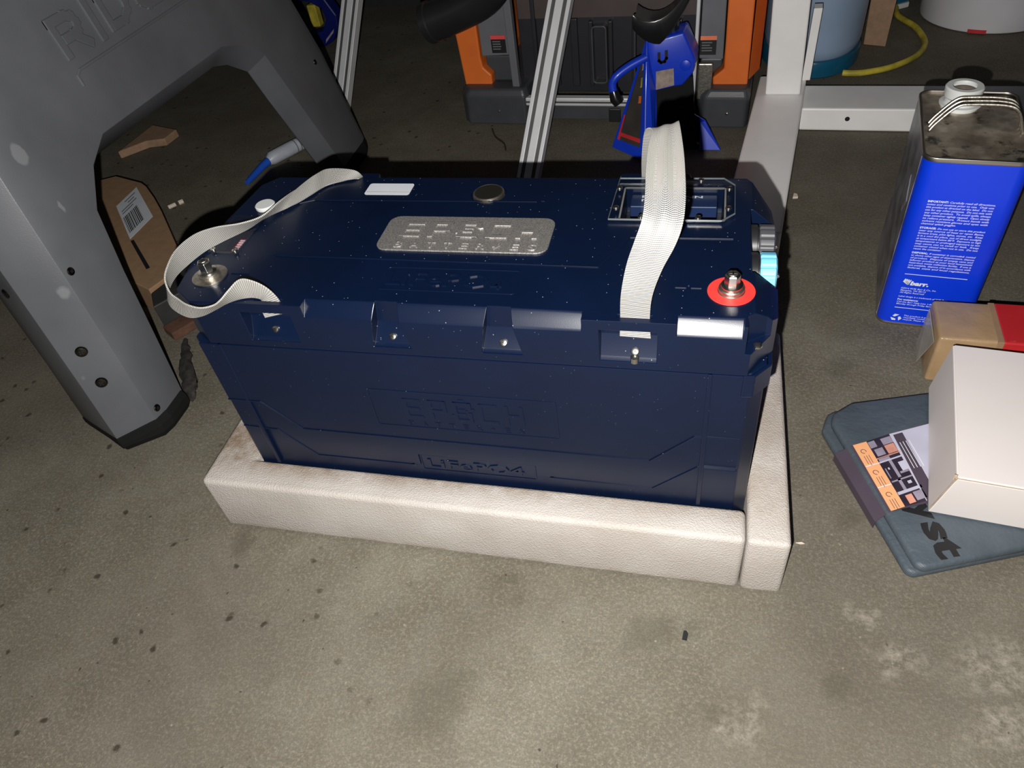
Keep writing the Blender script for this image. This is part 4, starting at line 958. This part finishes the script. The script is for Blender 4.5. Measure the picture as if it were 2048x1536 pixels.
# ------------------------------------------------------------------ far right corner
bn = thing('storage_bin', 'blue grey round bin with dark teal base, behind the white post', 'bin', (.722, 1.335, 0))
def bin_(prof, z0, nm, mt):
    b = MB(); b.loft([[Vector((.722+r*.74*math.cos(t), 1.335+r*math.sin(t), z0+h)) for t in [2*math.pi*i/48 for i in range(48)]] for r, h in prof]); b.build(nm, mt, bn, smooth=True)
bin_([(.1240, 0), (.1290, .006), (.1320, .02), (.1400, .38), (.1360, .38)], .0345, 'bin_body', 'bluegrey')
bin_([(.1280, 0), (.1330, .004), (.1345, .030), (.1325, .0345)], 0, 'bin_base', 'teal')
cb = thing('tall_carton', 'tall narrow brown cardboard box beside the blue grey bin', 'box', (.88, 1.44, 0))
b = MB(); b.loft([[Vector(p) for p in ((.8370, 1.3770, .001), (.8790, 1.3600, .001), (.9050, 1.4900, .001), (.8600, 1.5080, .001))], [Vector(p) for p in ((.8310, 1.3770, .17), (.8820, 1.3600, .17), (.9080, 1.4900, .17), (.8500, 1.5080, .17))], [Vector(p) for p in ((.8290, 1.3770, .40), (.9000, 1.3600, .40), (.9200, 1.4900, .40), (.8480, 1.5080, .40))]])
b.build('carton', 'card2', cb, .0015)
ho = MB().tube(catmull([(.7800, 1.2180, .0065), (.7980, 1.2150, .0065), (.8240, 1.2180, .0065), (.8740, 1.2400, .0065), (.9280, 1.2920, .0065), (.9560, 1.3600, .0065), (.9520, 1.4460, .0065), (.9330, 1.5000, .0065), (.9240, 1.5350, .0065), (.930, 1.60, .0065)], 6), .0062, 10).build('yellow_hose', 'yellow', None, smooth=True)
tag(ho, 'yellow hose curved on the floor between the bin and the white bucket', 'hose')
bu = thing('plastic_bucket', 'large round white plastic bucket standing at the back right', 'bucket', (1.11, 1.54, 0))
MB().lathe((1.11, 1.54, 0), (0, 0, 1), [(.1300, 0), (.1345, .003), (.1360, .008), (.1480, .36), (.1500, .36), (.1500, .375), (.1450, .375)], 64).build('bucket_body', 'bucket', bu, smooth=True)
b = MB()
for k in range(5):
    t0 = math.radians(-117+k*3); 
    for q_ in (0,):
        t1 = math.radians(-117+(k+1)*3); r0, r1 = .1366, .1380
        b.add([(1.11+r*math.cos(t), 1.54+r*math.sin(t), z) for r in (r0, r1) for t in (t0, t1) for z in (.003, .010)], [(0, 2, 3, 1), (4, 5, 7, 6), (0, 1, 5, 4), (2, 6, 7, 3), (0, 4, 6, 2), (1, 3, 7, 5)])
b.build('red_mark', 'redlab', bu)
bg = thing('teal_bag', 'small dark teal packet with white end, between the tall carton and the bucket', 'packet', (.945, 1.60, 0))
MB().prism([(.9180, 1.5700), (.9560, 1.5950), (.9600, 1.6800), (.9200, 1.6800)], FZ, .012, .10).build('packet_body', 'teal', bg, .004)
MB().prism([(.9160, 1.5680), (.9580, 1.5930), (.9620, 1.6820), (.9180, 1.6820)], FZ, .0005, .0118).build('packet_end', 'white', bg, .002)

# ------------------------------------------------------------------ things seen through the sawhorse
bc = thing('flattened_carton', 'torn brown cardboard carton with white barcode label, under the grey sawhorse', 'box', (-.44, .53, 0))
tp = [(-.650, .700), (-.618, .719), (-.543, .694), (-.524, .681), (-.480, .640), (-.439, .598), (-.400, .555), (-.345, .494), (-.320, .455), (-.303, .414), (-.318, .368), (-.401, .404), (-.560, .520)]
MB().prism(tp, FZ, .001, .050).build('carton', 'card', bc, .0015)
# label: a-b = long edge
q0, q1, q2, q3 = Vector((-.541, .607)), Vector((-.542, .676)), Vector((-.442, .576)), Vector((-.442, .503))
lb = MB().prism([tuple(q) for q in (q0, q1, q2, q3)], FZ, .0502, .0507).build('barcode_label', 'label', bc)
def ql(a, c): p = q0.lerp(q3, a).lerp(q1.lerp(q2, a), c); return (p.x, p.y)
b = MB(); a = .06; random.seed(3)
while a < .70:
    w_ = random.choice((.012, .022, .034)); b.prism([ql(.42, a), ql(.88, a), ql(.88, a+w_), ql(.42, a+w_)], FZ, .0507, .0508); a += w_+random.choice((.018, .028))
b.build('barcode', 'blackprint', lb)
b = MB()
for a, c0_, c1_ in ((.08, .35, .85), (.16, .45, .75), (.24, .1, .8), (.31, .1, .6)): b.prism([ql(a, c0_), ql(a, c1_), ql(a+.025, c1_), ql(a+.025, c0_)], FZ, .0507, .0508)
b.build('printed_text', 'greyprint', lb)
MB().prism([(-.438, .498), (-.434, .502), (-.352, .425), (-.356, .420)], FZ, .0500, .0503).build('slot', 'blackp', bc)
ir = thing('iron_block', 'thick dark iron block on the floor against the barcode carton', 'metal block', (-.29, .41, 0))
MB().prism([(-.312, .362), (-.297, .414), (-.314, .455), (-.335, .492), (-.3026, .4771), (-.2749, .4569), (-.2429, .3977), (-.287, .3295)], FZ, .001, .048).build('block', 'iron', ir, .002)
ru = MB().prism([(-.283, .322), (-.2395, .388), (-.217, .368), (-.256, .306)], FZ, .001, .016).build('rusty_plate', 'rust', None, .002); tag(ru, 'low rusty brown iron plate between the dark block and the battery case', 'metal plate')
random.seed(11)
b = MB(); cen = catmull([(-.236, .296, .008), (-.212, .258, .009), (-.187, .222, .011), (-.170, .198, .010), (-.160, .183, .006)], 5)
rings = []
for i, p in enumerate(cen):
    rr = .003+.009*math.sin(math.pi*(i+1)/(len(cen)+1))
    rings.append([p + Vector((math.cos(a)*rr*(1+random.uniform(-.35, .35)), math.sin(a)*.6*rr*(1+random.uniform(-.35, .35)), max(-.011, math.sin(a)*rr*.9))) for a in [2*math.pi*k/10 for k in range(10)]])
cl = b.loft(rings).build('rag', 'cloth', None, smooth=True); cl.location = (.004, .004, 0); tag(cl, 'crumpled dusty black rag tucked behind the near sawhorse foot', 'rag')
sc = MB().prism([(-.742, .880), (-.700, .930), (-.660, .940), (-.655, .985), (-.735, 1.010)], FZ, .001, .018).build('wood_scrap', 'card2', None, .002); tag(sc, 'pale broken scrap on the floor behind the barcode carton', 'scrap')
tb = thing('sealant_tube', 'white squeeze tube with blue nozzle lying on the floor behind the battery case', 'tube', (-.31, .90, .018))
MB().tube([(-.270, .985, .0142), (-.274, .980, .0142), (-.300, .945, .0142), (-.335, .885, .0142), (-.352, .855, .0140), (-.358, .845, .011)], [.012, .0135, .0135, .014, .0135, .007], 20).build('tube_body', 'tube', tb, smooth=True)
MB().tube([(-.352, .858, .014), (-.362, .830, .010), (-.366, .790, .008), (-.368, .770, .007)], [.009, .0075, .0065, .005], 14).build('nozzle', 'caulkblue', tb, smooth=True)
b = MB()
for k in range(9):
    t = .1+.085*k; p = Vector((-.276, .978, .0142)).lerp(Vector((-.335, .885, .0142)), t); MB.lathe(b, p, (-.073, -.115, 0), [(.01405, -.0012), (.01415, 0), (.01405, .0012)], 20, cap=False)
b.build('printed_bands', 'greyprint', tb)
# blue clamp at the far left
kc = thing('blue_clamp', 'blue metal clamp with silver label standing on the floor at the far left', 'clamp', (-.48, 1.52, 0))
CL = [(-.560, .001), (-.5028, .001), (-.4768, .0135), (-.4531, .0482), (-.4492, .0795), (-.4708, .1213), (-.5283, .1498), (-.560, .150), (-.560, .120), (-.5180, .115), (-.4860, .095), (-.4820, .070), (-.5020, .040), (-.560, .030)]
MB().prism(CL, lambda u, v, d: (u, d, v), 1.50, 1.54).build('clamp_body', simple('dark blue enamel', srgb(14, 26, 100), .35), kc, .004)
MB().prism([(-.500, .010), (-.470, .036), (-.465, .046), (-.496, .020)], lambda u, v, d: (u, d, v), 1.4985, 1.4999).build('silver_label', 'phgrey', kc)
MB().box(-.530, -.505, 1.505, 1.53, .050, .105).build('spring_block', 'yellow', kc, .003)

# ------------------------------------------------------------------ bits on the floor
def chip(name, label, pts, z, mat): 
    o = MB().prism(pts, FZ, .0003, z).build(name, mat, None); tag(o, label, 'debris'); return o
chip('black_chip', 'small black plastic chip on the bare floor in front of the foam tray', [(.5255, -.0620), (.5300, -.0625), (.5310, -.0560), (.5290, -.0530), (.5265, -.0535)], .0020, 'blackp')
chip('white_chip', 'small white chip on the floor by the right corner of the foam tray', [(.6340, .0620), (.6390, .0610), (.6430, .0620), (.6400, .0635)], .0015, 'pale')
chip('pale_chip', 'pale crumb on the bare floor between the white frame foot and the blue can', [(.6620, .7380), (.6700, .7390), (.6690, .7480), (.6640, .7500)], .004, 'pale')
cg = thing('white_plug', 'small white two-piece plug on the floor right of the barcode carton', 'debris', (-.487, .692, 0))
MB().tube([(-.497, .680, .004), (-.488, .692, .004)], .004, 8).build('plug_body', 'pale', cg, smooth=True)
MB().tube([(-.484, .697, .004), (-.478, .704, .004)], .0045, 8).build('plug_head', 'pale', cg, smooth=True)
wr = MB().tube(catmull([(.085, 1.000, .002), (.100, .965, .002), (.125, .935, .002), (.1350, .905, .002)], 4), .0016, 6).build('thin_twig', 'iron', None, smooth=True); tag(wr, 'thin dark twig on the floor by the left cart foot', 'twig')
